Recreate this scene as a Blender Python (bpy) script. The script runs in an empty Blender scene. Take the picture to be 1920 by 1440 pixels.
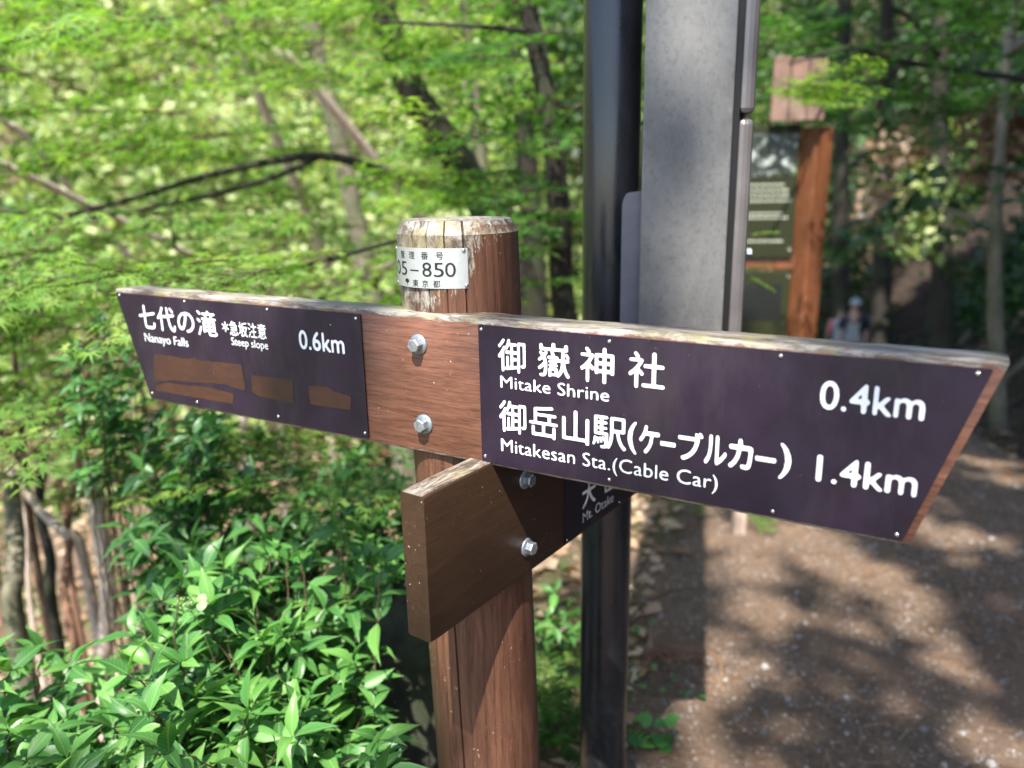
import bpy, bmesh, math, random
import numpy as np
from mathutils import Vector, Matrix, Euler

SC = bpy.context.scene
COL = SC.collection
R = math.radians
rng = np.random.default_rng(7)
random.seed(7)

# ------------------------------------------------------------------ camera
CZ = 1.55                                   # eye height above the path
PITCH, ROLL, FPX = .2561, -.019, 1429.17
cd = bpy.data.cameras.new('camera')
cam = bpy.data.objects.new('camera', cd); COL.objects.link(cam)
_f = Vector((0, math.cos(PITCH), -math.sin(PITCH)))
_r = Vector((1, 0, 0)); _u = _r.cross(_f)
_r2 = math.cos(ROLL) * _r + math.sin(ROLL) * _u
_u2 = -math.sin(ROLL) * _r + math.cos(ROLL) * _u
M = Matrix((_r2, _u2, -_f)).transposed().to_4x4(); M.translation = (0, 0, CZ)
cam.matrix_world = M
cd.sensor_width = 36; cd.lens = FPX / 1920 * 36
cd.clip_start = .02; cd.clip_end = 300
cd.dof.use_dof = True; cd.dof.focus_distance = .97; cd.dof.aperture_fstop = 2.6
SC.camera = cam

# ------------------------------------------------------------------ light
SUN_AZ, SUN_EL = 14.0, 59.0                 # direction the light travels towards, height
w = bpy.data.worlds.new('World'); SC.world = w; w.use_nodes = True
nt = w.node_tree; bg = nt.nodes['Background']
sky = nt.nodes.new('ShaderNodeTexSky'); sky.sky_type = 'NISHITA'; sky.sun_disc = False
sky.sun_elevation = R(SUN_EL); sky.sun_rotation = R(SUN_AZ + 180)
nt.links.new(sky.outputs[0], bg.inputs[0]); bg.inputs[1].default_value = .15
sd = bpy.data.lights.new('sun', 'SUN'); sun = bpy.data.objects.new('sun', sd); COL.objects.link(sun)
sd.energy = 5.0; sd.angle = R(.6); sd.color = (1, .94, .84)
LD = Vector((math.sin(R(SUN_AZ)) * math.cos(R(SUN_EL)), math.cos(R(SUN_AZ)) * math.cos(R(SUN_EL)), -math.sin(R(SUN_EL))))
sun.rotation_euler = LD.to_track_quat('-Z', 'Y').to_euler(); sun.location = (-2, -8, 14)
SC.view_settings.view_transform = 'Standard'; SC.view_settings.look = 'None'
SC.view_settings.gamma = 1; SC.view_settings.use_curve_mapping = False
SC.view_settings.exposure = 1.35
cy = SC.cycles
cy.use_denoising = True; cy.max_bounces = 7; cy.diffuse_bounces = 4; cy.glossy_bounces = 3
cy.transmission_bounces = 4; cy.transparent_max_bounces = 4; cy.sample_clamp_indirect = 6
cy.caustics_reflective = False; cy.caustics_refractive = False
cy.use_light_tree = False

# ------------------------------------------------------------------ node helpers
def mat(name):
    m = bpy.data.materials.new(name); m.use_nodes = True
    n = m.node_tree.nodes; b = n['Principled BSDF']
    return m, m.node_tree, b
def nd(t, typ, **kw):
    n = t.nodes.new(typ)
    for k, v in kw.items():
        if k.startswith('i_'):
            key = k[2:]; key = int(key) if key.isdigit() else key.replace('_', ' ')
            n.inputs[key].default_value = v
        else: setattr(n, k, v)
    return n
def noise(t, vec, scale, detail=4, rough=.55, dist=0, size=None):
    if size is not None:
        mp = nd(t, 'ShaderNodeMapping'); mp.inputs['Scale'].default_value = size
        t.links.new(vec, mp.inputs[0]); vec = mp.outputs[0]
    n = nd(t, 'ShaderNodeTexNoise'); n.inputs['Scale'].default_value = scale
    n.inputs['Detail'].default_value = detail; n.inputs['Roughness'].default_value = rough
    n.inputs['Distortion'].default_value = dist
    t.links.new(vec, n.inputs['Vector']); return n.outputs[0]
def ramp(t, fac, stops, interp='LINEAR'):
    n = nd(t, 'ShaderNodeValToRGB'); n.color_ramp.interpolation = interp
    e = n.color_ramp.elements
    while len(e) < len(stops): e.new(.5)
    for q, (p, c) in zip(e, stops):
        q.position = p; q.color = (*c, 1) if len(c) == 3 else c
    t.links.new(fac, n.inputs[0]); return n.outputs[0]
def g(v): return (v, v, v)
def mixc(t, fac, a, b, mode='MIX'):
    n = nd(t, 'ShaderNodeMix', data_type='RGBA', blend_type=mode)
    for s, v in ((0, fac), (6, a), (7, b)):
        if hasattr(v, 'links') or hasattr(v, 'is_linked'): t.links.new(v, n.inputs[s])
        elif s == 0: n.inputs[0].default_value = v
        else: n.inputs[s].default_value = (*v, 1)
    return n.outputs[2]
def mth(t, op, a, b=0., c=None):
    n = nd(t, 'ShaderNodeMath', operation=op)
    for i, v in enumerate((a, b) if c is None else (a, b, c)):
        if hasattr(v, 'is_linked'): t.links.new(v, n.inputs[i])
        else: n.inputs[i].default_value = v
    return n.outputs[0]
def bump(t, b, h, strength, dist=.002):
    n = nd(t, 'ShaderNodeBump'); n.inputs['Strength'].default_value = strength
    n.inputs['Distance'].default_value = dist
    t.links.new(h, n.inputs['Height']); t.links.new(n.outputs[0], b.inputs['Normal'])
def objco(t): return nd(t, 'ShaderNodeTexCoord').outputs['Object']
def sep(t, v):
    n = nd(t, 'ShaderNodeSeparateXYZ'); t.links.new(v, n.inputs[0]); return n.outputs

# ------------------------------------------------------------------ object helpers
def mesh(name, V, F, mt=None, smooth=False):
    me = bpy.data.meshes.new(name)
    me.from_pydata([tuple(v) for v in V], [], F)
    if mt: me.materials.append(mt)
    if smooth: me.polygons.foreach_set('use_smooth', [True] * len(me.polygons))
    me.update(); return me
def link(name, data, parent=None, mtx=None, loc=None, **props):
    o = bpy.data.objects.new(name, data); COL.objects.link(o)
    if parent: o.parent = parent
    if mtx is not None: o.matrix_local = mtx
    if loc is not None: o.location = loc
    for k, v in props.items(): o[k] = v
    return o
def thing(name, label, cat, loc=(0, 0, 0), rz=0, group=None, data=None):
    o = link(name, data, loc=loc); o.rotation_euler.z = rz
    o['label'] = label; o['category'] = cat
    if group: o['group'] = group
    return o
class MB:
    def __init__(s): s.V = []; s.F = []
    def add(s, V, F):
        k = len(s.V); s.V += [tuple(v) for v in V]; s.F += [tuple(i + k for i in f) for f in F]; return s
    def box(s, c, d, rot=None):
        c = Vector(c); V = []
        for x in (-1, 1):
            for y in (-1, 1):
                for z in (-1, 1):
                    v = Vector((x * d[0] / 2, y * d[1] / 2, z * d[2] / 2))
                    if rot is not None: v = rot @ v
                    V.append(c + v)
        return s.add(V, [(0, 1, 3, 2), (4, 6, 7, 5), (0, 4, 5, 1), (2, 3, 7, 6), (0, 2, 6, 4), (1, 5, 7, 3)])
    def tube(s, P, rad, n=8, cap=True, wob=0.):
        P = [Vector(p) for p in P]
        if not hasattr(rad, '__len__'): rad = [rad] * len(P)
        V = []; up = Vector((.13, .21, .97)).normalized(); pr = None
        for i, p in enumerate(P):
            d = (P[min(i + 1, len(P) - 1)] - P[max(i - 1, 0)]).normalized()
            if pr is None: a = d.orthogonal().normalized()
            else: a = (pr - d * pr.dot(d)).normalized()
            pr = a; b = d.cross(a)
            for k in range(n):
                t = 2 * math.pi * k / n; rr = rad[i] * (1 + wob * (random.random() - .5))
                V.append(p + (a * math.cos(t) + b * math.sin(t)) * rr)
        F = [(i * n + k, i * n + (k + 1) % n, (i + 1) * n + (k + 1) % n, (i + 1) * n + k) for i in range(len(P) - 1) for k in range(n)]
        if cap: F += [tuple(range(n))[::-1], tuple(range((len(P) - 1) * n, len(P) * n))]
        return s.add(V, F)
    def prism(s, poly, y0, y1):            # polygon in local x,z swept along y
        n = len(poly)
        V = [(x, y0, z) for x, z in poly] + [(x, y1, z) for x, z in poly]
        F = [tuple(range(n)), tuple(range(n, 2 * n))[::-1]] + [(i, i + n, (i + 1) % n + n, (i + 1) % n) for i in range(n)]
        return s.add(V, F)
    def mesh(s, name, mt, smooth=False): 
        me = mesh(name, s.V, s.F, mt, smooth)
        bm = bmesh.new(); bm.from_mesh(me); bmesh.ops.recalc_face_normals(bm, faces=bm.faces); bm.to_mesh(me); bm.free()
        return me
def bevel(me, wd, seg=2, ang=30):
    bm = bmesh.new(); bm.from_mesh(me)
    es = [e for e in bm.edges if len(e.link_faces) == 2 and e.calc_face_angle(0) > R(ang)]
    bmesh.ops.bevel(bm, geom=es, offset=wd, segments=seg, profile=.5, affect='EDGES', clamp_overlap=True)
    bm.to_mesh(me); bm.free(); return me
def spline(P, n=6):
    P = [Vector(p) for p in P]; Q = [P[0] * 2 - P[1]] + P + [P[-1] * 2 - P[-2]]; out = []
    for i in range(1, len(Q) - 2):
        for k in range(n):
            t = k / n; a, b, c, d = Q[i - 1], Q[i], Q[i + 1], Q[i + 2]
            out.append(.5 * ((2 * b) + (c - a) * t + (2 * a - 5 * b + 4 * c - d) * t * t + (3 * b - a - 3 * c + d) * t ** 3))
    out.append(P[-1]); return out
def at(px, py, dist):                      # world point seen towards (px,py) of the photo at a horizontal distance
    v = (px - 960) / FPX * _r2 + -(py - 720) / FPX * _u2 + _f
    h = math.hypot(v.x, v.y); return Vector((0, 0, CZ)) + v * (dist / h)

# scatter: joins transformed copies of templates into one mesh (numpy)
def rotmats(n, yaw, pitch, roll):
    cz, sz, cx, sx, cyy, sy = np.cos(yaw), np.sin(yaw), np.cos(pitch), np.sin(pitch), np.cos(roll), np.sin(roll)
    Z = np.zeros((n, 3, 3)); X = Z.copy(); Y = Z.copy()
    Z[:, 0, 0] = cz; Z[:, 0, 1] = -sz; Z[:, 1, 0] = sz; Z[:, 1, 1] = cz; Z[:, 2, 2] = 1
    Y[:, 0, 0] = cx; Y[:, 0, 2] = sx; Y[:, 2, 0] = -sx; Y[:, 2, 2] = cx; Y[:, 1, 1] = 1     # pitch about y
    X[:, 0, 0] = 1; X[:, 1, 1] = cyy; X[:, 1, 2] = -sy; X[:, 2, 1] = sy; X[:, 2, 2] = cyy    # roll about x
    return Z @ Y @ X
def scatter(name, tpl, pos, rot, scl, mt, smooth=False):
    """tpl = list of (V,F) with faces all of one size; picks by index"""
    allV = []; allF = []; base = 0
    pos = np.asarray(pos, float); n = len(pos); pick = np.arange(n) % len(tpl)
    for k, (V, F) in enumerate(tpl):
        idx = np.nonzero(pick == k)[0]
        if not len(idx): continue
        V = np.asarray(V, float); F = np.asarray(F, int)
        s = np.asarray(scl)[idx]
        W = np.einsum('nij,vj->nvi', rot[idx], V) * s[:, None, None] + pos[idx][:, None, :]
        allV.append(W.reshape(-1, 3))
        allF.append((F[None] + (np.arange(len(idx)) * len(V))[:, None, None]).reshape(-1, F.shape[1]) + base)
        base += len(idx) * len(V)
    return npmesh(name, np.concatenate(allV), np.concatenate(allF), mt, smooth)
def npmesh(name, V, F, mt, smooth=False):
    me = bpy.data.meshes.new(name); k = F.shape[1]
    me.vertices.add(len(V)); me.vertices.foreach_set('co', np.ascontiguousarray(V, dtype=np.float32).ravel())
    me.loops.add(F.size); me.loops.foreach_set('vertex_index', F.astype(np.int32).ravel())
    me.polygons.add(len(F)); me.polygons.foreach_set('loop_start', np.arange(0, F.size, k, dtype=np.int32))
    me.polygons.foreach_set('loop_total', np.full(len(F), k, np.int32))
    if smooth: me.polygons.foreach_set('use_smooth', np.ones(len(F), bool))
    me.update(calc_edges=True); me.materials.append(mt); return me

# ------------------------------------------------------------------ materials
def wood(name, dark, mid, light, axis, ztop=None, zweather=0.006, gscale=1., leftw=False, flake=.5, upw=.42, zlow=None, gr=1.):
    """stained softwood; grain along axis; bleached flaking near ztop (object space)"""
    m, t, b = mat(name); oc = objco(t); s = sep(t, oc)
    sz = {0: (.9, 9, 9), 2: (9, 9, .7)}[axis]
    g1 = noise(t, oc, 9 * gscale, 6, .6, 1.2, sz); g2 = noise(t, oc, 55 * gscale, 3, .6, .3, sz)
    big = noise(t, oc, 5, 3, .5)
    wv = nd(t, 'ShaderNodeTexWave', wave_type='BANDS', bands_direction='Z' if axis == 0 else 'X', wave_profile='SAW')
    mp = nd(t, 'ShaderNodeMapping'); mp.inputs['Scale'].default_value = (.12, 1, 1) if axis == 0 else (1, 1, .06)
    t.links.new(oc, mp.inputs[0]); t.links.new(mp.outputs[0], wv.inputs[0])
    wv.inputs['Scale'].default_value = 34 if axis == 0 else 22; wv.inputs['Distortion'].default_value = 9; wv.inputs['Detail'].default_value = 2
    wv.inputs['Detail Scale'].default_value = 1.2
    c = ramp(t, g1, [(.28, dark), (.5, mid), (.72, light)])
    c = mixc(t, ramp(t, wv.outputs[1], [(.0, g(.0)), (.7, g(.08)), (.96, g(.6 * gr)), (1, g(.1))]), c, tuple(x * .45 for x in dark))
    c = mixc(t, ramp(t, g2, [(.35, g(0)), (.75, g(.35 * gr))]), c, tuple(min(1, x * 1.5) for x in light))
    c = mixc(t, ramp(t, big, [(.35, g(.35)), (.6, g(0))]), c, (dark[0] * .8, dark[1] * .95, dark[2] * .9))
    # pale scuffs and specks
    sc = noise(t, oc, 160, 2, .5); sm = noise(t, oc, 14, 3, .6)
    spk = mth(t, 'MULTIPLY', ramp(t, sc, [(.69, g(0)), (.73, g(1))]), ramp(t, sm, [(.5, g(0)), (.6, g(.8))]))
    c = mixc(t, spk, c, (.55, .47, .40))
    sl = noise(t, oc, 26, 4, .7, 2.5, (1, 1, .12) if axis == 2 else (.16, 1, 1))
    c = mixc(t, mth(t, 'MULTIPLY', ramp(t, sl, [(.70, g(0)), (.73, g(.7))]), ramp(t, sm, [(.45, g(0)), (.55, g(1))])), c, (.42, .30, .22))
    if ztop is not None:
        nf = noise(t, oc, 130, 8, .85, .4, (.3, 1, 1) if axis == 0 else (1, 1, .3)); nb = noise(t, oc, 12, 6, .75)
        hgt = mth(t, 'SUBTRACT', s[2], ztop)                       # <0 below the top
        hh = mth(t, 'DIVIDE', hgt, zweather)                       # -1 at the end of the band
        wm = mth(t, 'ADD', mth(t, 'ADD', hh, mth(t, 'MULTIPLY', nf, 2.2)), mth(t, 'MULTIPLY', nb, 2.2 * flake))
        mask = ramp(t, mth(t, 'MULTIPLY', wm, .5), [(.5, g(0)), (.62, g(1))])
        nrm = nd(t, 'ShaderNodeNewGeometry'); nz = sep(t, nrm.outputs['Normal'])[2]
        up = ramp(t, mth(t, 'ADD', nz, mth(t, 'MULTIPLY', mth(t, 'SUBTRACT', nf, .5), .9)), [(upw, g(0)), (upw + .2, g(1))])
        wc = ramp(t, noise(t, oc, 70, 6, .8, .6, (.14, 1, 1) if axis == 0 else (1, 1, .6)), [(.38, (.05, .035, .027)), (.47, (.15, .12, .095)), (.56, (.31, .285, .245)), (.72, (.50, .49, .455))])
        wc = mixc(t, ramp(t, noise(t, oc, 20, 4, .6), [(.5, g(0)), (.68, g(.55))]), wc, (.30, .27, .12))
        if zlow is not None:
            lo = mth(t, 'ADD', mth(t, 'DIVIDE', mth(t, 'SUBTRACT', zlow, s[2]), .004), mth(t, 'MULTIPLY', nf, 2.4))
            mask = mth(t, 'MAXIMUM', mask, ramp(t, mth(t, 'MULTIPLY', lo, .5), [(.42, g(0)), (.55, g(1))]))
        c = mixc(t, mth(t, 'MAXIMUM', mask, up), c, wc)
        if leftw:                                                  # flaking paint on the weather side
            a = mth(t, 'ADD', mth(t, 'MULTIPLY', s[0], -9.5), mth(t, 'MULTIPLY', s[2], 1.2 if ztop < .5 else .0))
            zz = mth(t, 'MULTIPLY', mth(t, 'SUBTRACT', s[2], ztop - .16), 9.)
            lm = mth(t, 'ADD', mth(t, 'ADD', a, mth(t, 'MINIMUM', mth(t, 'MAXIMUM', zz, 0.), 1.2)), mth(t, 'MULTIPLY', noise(t, oc, 70, 6, .8, .6, (1, 1, .35)), 2.))
            lm = ramp(t, mth(t, 'MULTIPLY', lm, .25), [(.585, g(0)), (.60, g(.95))])
            c = mixc(t, lm, c, wc)
    t.links.new(c, b.inputs['Base Color'])
    b.inputs['Roughness'].default_value = .48
    h = mth(t, 'ADD', g1, mth(t, 'MULTIPLY', g2, .6))
    bump(t, b, h, .35 * gr, .0012); b.inputs['Specular IOR Level'].default_value = .4
    return m
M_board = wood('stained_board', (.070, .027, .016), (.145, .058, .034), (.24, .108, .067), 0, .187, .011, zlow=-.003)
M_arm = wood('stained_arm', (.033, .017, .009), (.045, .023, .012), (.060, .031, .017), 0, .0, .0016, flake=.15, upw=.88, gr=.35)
M_post = wood('stained_post', (.050, .022, .013), (.105, .045, .027), (.175, .080, .048), 2, 1.506, .012, leftw=True)

def flat(name, col, rough=.5, metal=0, var=.12, nscale=30, spec=.5, bmp=0, dirt=None):
    m, t, b = mat(name); oc = objco(t); n = noise(t, oc, nscale, 5, .6)
    c = ramp(t, n, [(.3, tuple(x * (1 - var) for x in col)), (.7, tuple(min(1, x * (1 + var)) for x in col))])
    if dirt: c = mixc(t, ramp(t, noise(t, oc, nscale * .35, 6, .7), [(.5, g(0)), (.72, g(dirt[1]))]), c, dirt[0])
    t.links.new(c, b.inputs['Base Color']); b.inputs['Roughness'].default_value = rough
    b.inputs['Metallic'].default_value = metal; b.inputs['Specular IOR Level'].default_value = spec
    if bmp: bump(t, b, n, bmp, .002)
    return m
def plate_mat():
    m, t, b = mat('purple_brown_plate'); oc = objco(t)
    n = noise(t, oc, 22, 3, .5); f = noise(t, oc, 900, 2, .5)
    c = ramp(t, n, [(.3, (.016, .009, .021)), (.7, (.023, .013, .029))])
    c = mixc(t, ramp(t, f, [(.5, g(0)), (.8, g(.3))]), c, (.075, .05, .08))
    sc = noise(t, oc, 35, 5, .75, 3, (.2, 1, 1))
    c = mixc(t, ramp(t, sc, [(.73, g(0)), (.76, g(.25))]), c, (.25, .2, .25))
    t.links.new(c, b.inputs['Base Color'])
    t.links.new(ramp(t, n, [(.3, g(.38)), (.7, g(.5))]), b.inputs['Roughness'])
    ds = noise(t, oc, 7, 6, .75, 0, (1, 1, .35)); c = mixc(t, ramp(t, ds, [(.5, g(0)), (.75, g(.16))]), c, (.16, .14, .13))
    dt = noise(t, oc, 240, 2, .4); c = mixc(t, ramp(t, dt, [(.78, g(0)), (.80, g(.2))]), c, (.4, .38, .36)); t.links.new(c, b.inputs['Base Color'])
    b.inputs['Metallic'].default_value = .25; b.inputs['Specular IOR Level'].default_value = .5
    return m
M_plate = plate_mat()
M_plate2 = flat('dark_arm_plate', (.012, .010, .016), .4)
M_white = flat('white_lettering', (.88, .90, .92), .5, var=.05, dirt=((.55, .55, .58), .3), nscale=60)
M_black = flat('black_lettering', (.012, .014, .016), .45)
def paint_mat():
    m, t, b = mat('brown_overpaint'); oc = objco(t); n = noise(t, oc, 30, 6, .7, .5, (.6, 1, 1)); f = noise(t, oc, 140, 5, .8, 0, (.3, 1, 1.6))
    c = ramp(t, n, [(.3, (.036, .0145, .0075)), (.7, (.070, .026, .011))])
    c = mixc(t, ramp(t, f, [(.50, g(0)), (.66, g(.75))]), c, (.024, .014, .022))
    c = mixc(t, ramp(t, noise(t, oc, 60, 5, .8, 2., (1, 1, .2)), [(.66, g(0)), (.70, g(.6))]), c, (.30, .16, .11))
    t.links.new(c, b.inputs['Base Color']); b.inputs['Roughness'].default_value = .5; bump(t, b, f, .3, .0005); return m
M_paint = paint_mat()
M_zinc = flat('galvanised_zinc', (.33, .37, .41), .42, .75, .3, 90, bmp=.2, dirt=((.5, .52, .52), .5))
M_steel = flat('screw_steel', (.62, .60, .57), .25, 1., .1, 200)
M_alu = flat('brushed_aluminium_plate', (.50, .53, .52), .38, .45, .06, 120)

# ------------------------------------------------------------------ lettering
def font_tris(txt):
    c = bpy.data.curves.new('t', 'FONT'); c.body = txt; c.size = 1; c.resolution_u = 3
    o = bpy.data.objects.new('t', c); COL.objects.link(o)
    me = bpy.data.meshes.new_from_object(o.evaluated_get(bpy.context.evaluated_depsgraph_get()))
    me.calc_loop_triangles()
    V = np.array([v.co[:2] for v in me.vertices]); T = np.array([t.vertices[:] for t in me.loop_triangles])
    bpy.data.objects.remove(o); bpy.data.curves.remove(c); bpy.data.meshes.remove(me)
    return V, T
def blur(A, s):
    k = int(3 * s + 1); x = np.arange(-k, k + 1); w_ = np.exp(-x * x / 2 / s / s); w_ /= w_.sum()
    A = np.apply_along_axis(lambda r: np.convolve(r, w_, 'same'), 0, A)
    return np.apply_along_axis(lambda r: np.convolve(r, w_, 'same'), 1, A)
def glyphs(txt, grow=.3, soft=1.9, res=72, maxrun=9999):
    """rounded, thickened outline of a text as flat polygons (marching squares over a softened raster)"""
    V, T = font_tris(txt); pad = 8
    x0, y0 = V.min(0) - pad / res; P = (V - (x0, y0)) * res
    W, H = (np.ceil(P.max(0)) + pad).astype(int); A = np.zeros((H, W))
    for t in T:
        a, b, c = P[t]; lo = np.maximum(np.floor(P[t].min(0)).astype(int), 0); hi = np.ceil(P[t].max(0)).astype(int) + 1
        X, Y = np.meshgrid(np.arange(lo[0], hi[0]), np.arange(lo[1], hi[1]))
        def e(p, q): return (q[0] - p[0]) * (Y - p[1]) - (q[1] - p[1]) * (X - p[0])
        e1, e2, e3 = e(a, b), e(b, c), e(c, a)
        A[lo[1]:hi[1], lo[0]:hi[0]][((e1 >= 0) & (e2 >= 0) & (e3 >= 0)) | ((e1 <= 0) & (e2 <= 0) & (e3 <= 0))] = 1
    A = blur(A, soft) - grow
    vs = []; fs = []
    def put(pts):
        k = len(vs); vs.extend(pts); fs.append(tuple(range(k, k + len(pts))))
    inside = A > 0
    for j in range(H - 1):
        run = None
        for i in range(W - 1):
            q = (inside[j, i], inside[j, i + 1], inside[j + 1, i + 1], inside[j + 1, i])
            n = sum(q)
            if n == 4:
                if run is not None and i - run >= maxrun: put([(run, j), (i, j), (i, j + 1), (run, j + 1)]); run = None
                if run is None: run = i
                continue
            if run is not None: put([(run, j), (i, j), (i, j + 1), (run, j + 1)]); run = None
            if n == 0: continue
            cs = [(i, j), (i + 1, j), (i + 1, j + 1), (i, j + 1)]; va = (A[j, i], A[j, i + 1], A[j + 1, i + 1], A[j + 1, i]); pts = []
            for k in range(4):
                if q[k]: pts.append(cs[k])
                if q[k] != q[(k + 1) % 4]:
                    f = va[k] / (va[k] - va[(k + 1) % 4]); c, d = cs[k], cs[(k + 1) % 4]
                    pts.append((c[0] + (d[0] - c[0]) * f, c[1] + (d[1] - c[1]) * f))
            if len(pts) > 2: put(pts)
    return [(x / res + x0, y / res + y0) for x, y in vs], fs
def lettering(txt, u0, u1, v0, v1, mt, parent, y=-.0032, kanji=False, grow=.3, soft=1.9, bend=None, name='lettering', res=72, **kw):
    V, F = glyphs(txt, grow, soft, res, 3 if bend else 9999)
    a = min(v[0] for v in V); b = max(v[0] for v in V)
    lo, hi = (-.085, .845) if kanji else (0, .69)
    if kanji == 'ink': lo = min(v[1] for v in V); hi = max(v[1] for v in V)
    Q = []
    for x, z in V:
        uu = u0 + (x - a) / (b - a) * (u1 - u0); vv = v0 + (z - lo) / (hi - lo) * (v1 - v0)
        if bend: th = R(uu); Q.append((bend * math.sin(th), -bend * math.cos(th), vv))
        else: Q.append((uu, y, vv))
    me = mesh(name, Q, F, mt); return link(name, me, parent, **kw)

# ------------------------------------------------------------------ signpost
PSI = -.5321; O_B = Vector((-.0396, .9376, CZ - .3477))
PSI2 = .94738; O_A = Vector((-.10511, .82214, CZ - .34795))
sx, sy = -.0705, 1.056                       # post axis at the top
BX, BY = -.02, 1.05
root = thing('signpost', 'brown wooden trail signpost with two crossed pointed arm boards and a numbered metal plate', 'signpost', (BX, BY, 0))
# post: octagon-soft round section with drying cracks, slightly leaning
def post_mesh():
    ang = []; cracks = {-42.3: (.0011, .0045, 1.36, 9), -25.7: (.001, .004, 1.3, 9), -8.4: (.0012, .005, 1.4, 9), 8.6: (.0018, .008, 1.385, 9), 42: (.0009, .003, 1.2, 9), -24.0: (.0016, .008, -1, .98), 100: (.002, .008, 0, 9), 190: (.002, .008, 0, 9)}
    base = list(np.arange(-180, 180, 5.)); rad = {}
    for c, (wd, dp, z0, z1) in cracks.items():
        base = [a for a in base if abs(a - c) > 2.6]
        for k, off in enumerate((-1, 0, 1)): ang.append((c + off * math.degrees(wd / .083), dp if off == 0 else 0, z0, z1))
    ang += [(a, 0, -9, 9) for a in base]; ang.sort()
    zs = list(np.linspace(-.25, 1.44, 30)) + [1.47, 1.482, 1.4885, 1.4895, 1.4925, 1.5005, 1.5065]
    V = []; n = len(ang)
    for z in zs:
        t = (z - 0) / 1.5; cx = (sx - BX) * (.25 + .75 * t); cyy = (sy - BY) * t
        R0 = .0825 + .0015 * (1 - t)
        if z > 1.4895: R0 = .0825 - (z - 1.4895) * .50 - .0006
        for a, dp, z0, z1 in ang:
            rr = R0 * (1 + .006 * math.sin(R(a * 3 + 40)) + .004 * math.sin(R(a * 7) + z * 2))
            if dp and z0 < z < z1: rr -= dp * min(1, (z - z0) / .05, max(0.02, (z1 - z) / .05))
            V.append((cx + rr * math.sin(R(a)), cyy - rr * math.cos(R(a)), z))
    F = [(i * n + k, i * n + (k + 1) % n, (i + 1) * n + (k + 1) % n, (i + 1) * n + k) for i in range(len(zs) - 1) for k in range(n)]
    m = len(zs) - 1; k0 = len(V)
    rows = [.9, .5]
    for f in rows:
        for k in range(n):
            v = Vector(V[m * n + k]); c = Vector(((sx - BX), (sy - BY), 1.5072)); V.append(tuple(c + (v - c) * f + Vector((0, 0, .0012 * (1 - f) + random.uniform(-.0004, .0004)))))
    for q in range(2): 
        a0 = (m if q == 0 else m + q) * n
        F += [(a0 + k, a0 + (k + 1) % n, (m + q + 1) * n + (k + 1) % n, (m + q + 1) * n + k) for k in range(n)]
    V.append((sx - BX, sy - BY, 1.5085)); F += [((m + 2) * n + k, (m + 2) * n + (k + 1) % n, len(V) - 1) for k in range(n)]
    me = mesh('post', V, F, M_post, True)
    bm = bmesh.new(); bm.from_mesh(me); bmesh.ops.recalc_face_normals(bm, faces=bm.faces)
    for e in bm.edges:
        if len(e.link_faces) == 2 and e.calc_face_angle(0) > R(25): e.smooth = False
    bm.to_mesh(me); bm.free(); return me
post = link('post', post_mesh(), root)

def plank(name, TL, TR, BR, BL, thick, mt, parent, mtx, rnd=.0035, nseg=110, wear=.0009):
    """plank with rounded, slightly worn long edges and slanted ends; local x along, y into, z up"""
    sec = []                                   # section loop: (y, z fraction kind)
    H = TL[1] - BL[1]
    for cx, cz, a0 in ((rnd, H - rnd, 90), (thick - rnd, H - rnd, 0), (thick - rnd, rnd, -90), (rnd, rnd, -180)):
        for k in range(4):
            a = R(a0 + 90 - k * 30) if False else R(a0 + (90 - k * 30))
            sec.append((cx + rnd * math.cos(a), cz + rnd * math.sin(a)))
    n = len(sec); V = []
    rs = np.random.default_rng(len(name) + int(thick * 1e4) + nseg)
    ns = np.cumsum(rs.normal(0, 1, (nseg + 1, n)), 0); ns -= np.linspace(0, 1, nseg + 1)[:, None] * ns[-1]
    ns = ns / (np.abs(ns).max() + 1e-6)
    for i in range(nseg + 1):
        t = i / nseg
        for k, (y, z) in enumerate(sec):
            fz = z / H
            xl = BL[0] + (TL[0] - BL[0]) * fz; xr = BR[0] + (TR[0] - BR[0]) * fz
            e = .0014 if i in (0, nseg) else 0
            x = xl + (xr - xl) * t
            top = z > H - rnd * 1.2; dz = (ns[i, k] * wear * 2.0 + rs.normal(0, wear * .3)) * (1 if top else .4) if 0 < i < nseg else 0
            if not top and z > rnd * 1.2: dz *= .3
            V.append((x, y, BL[1] + z + dz * (1 if top else 1) - (e if top else -e)))
    F = [(i * n + k, i * n + (k + 1) % n, (i + 1) * n + (k + 1) % n, (i + 1) * n + k) for i in range(nseg) for k in range(n)]
    F += [tuple(range(n)), tuple(range(nseg * n, (nseg + 1) * n))[::-1]]
    me = mesh(name, V, F, mt, True)
    bm = bmesh.new(); bm.from_mesh(me); bmesh.ops.recalc_face_normals(bm, faces=bm.faces)
    for e in bm.edges:
        if len(e.link_faces) == 2 and e.calc_face_angle(0) > R(50): e.smooth = False
    bm.to_mesh(me); bm.free()
    return link(name, me, parent, mtx)
def frame(o, psi):
    mt_ = Matrix.Rotation(psi, 4, 'Z'); mt_.translation = o - Vector((BX, BY, 0)); return mt_
board = plank('arm_board', (-.7425, .188), (.5575, .190), (.497, -.006), (-.6865, -.005), .042, M_board, root, frame(O_B, PSI))
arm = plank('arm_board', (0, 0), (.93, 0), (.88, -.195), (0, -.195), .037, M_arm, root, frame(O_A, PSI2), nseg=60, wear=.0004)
arm['label'] = 'darker brown lower arm board pointing away behind the post'; board['label'] = 'long upper arm board with bleached flaking top edge'

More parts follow.
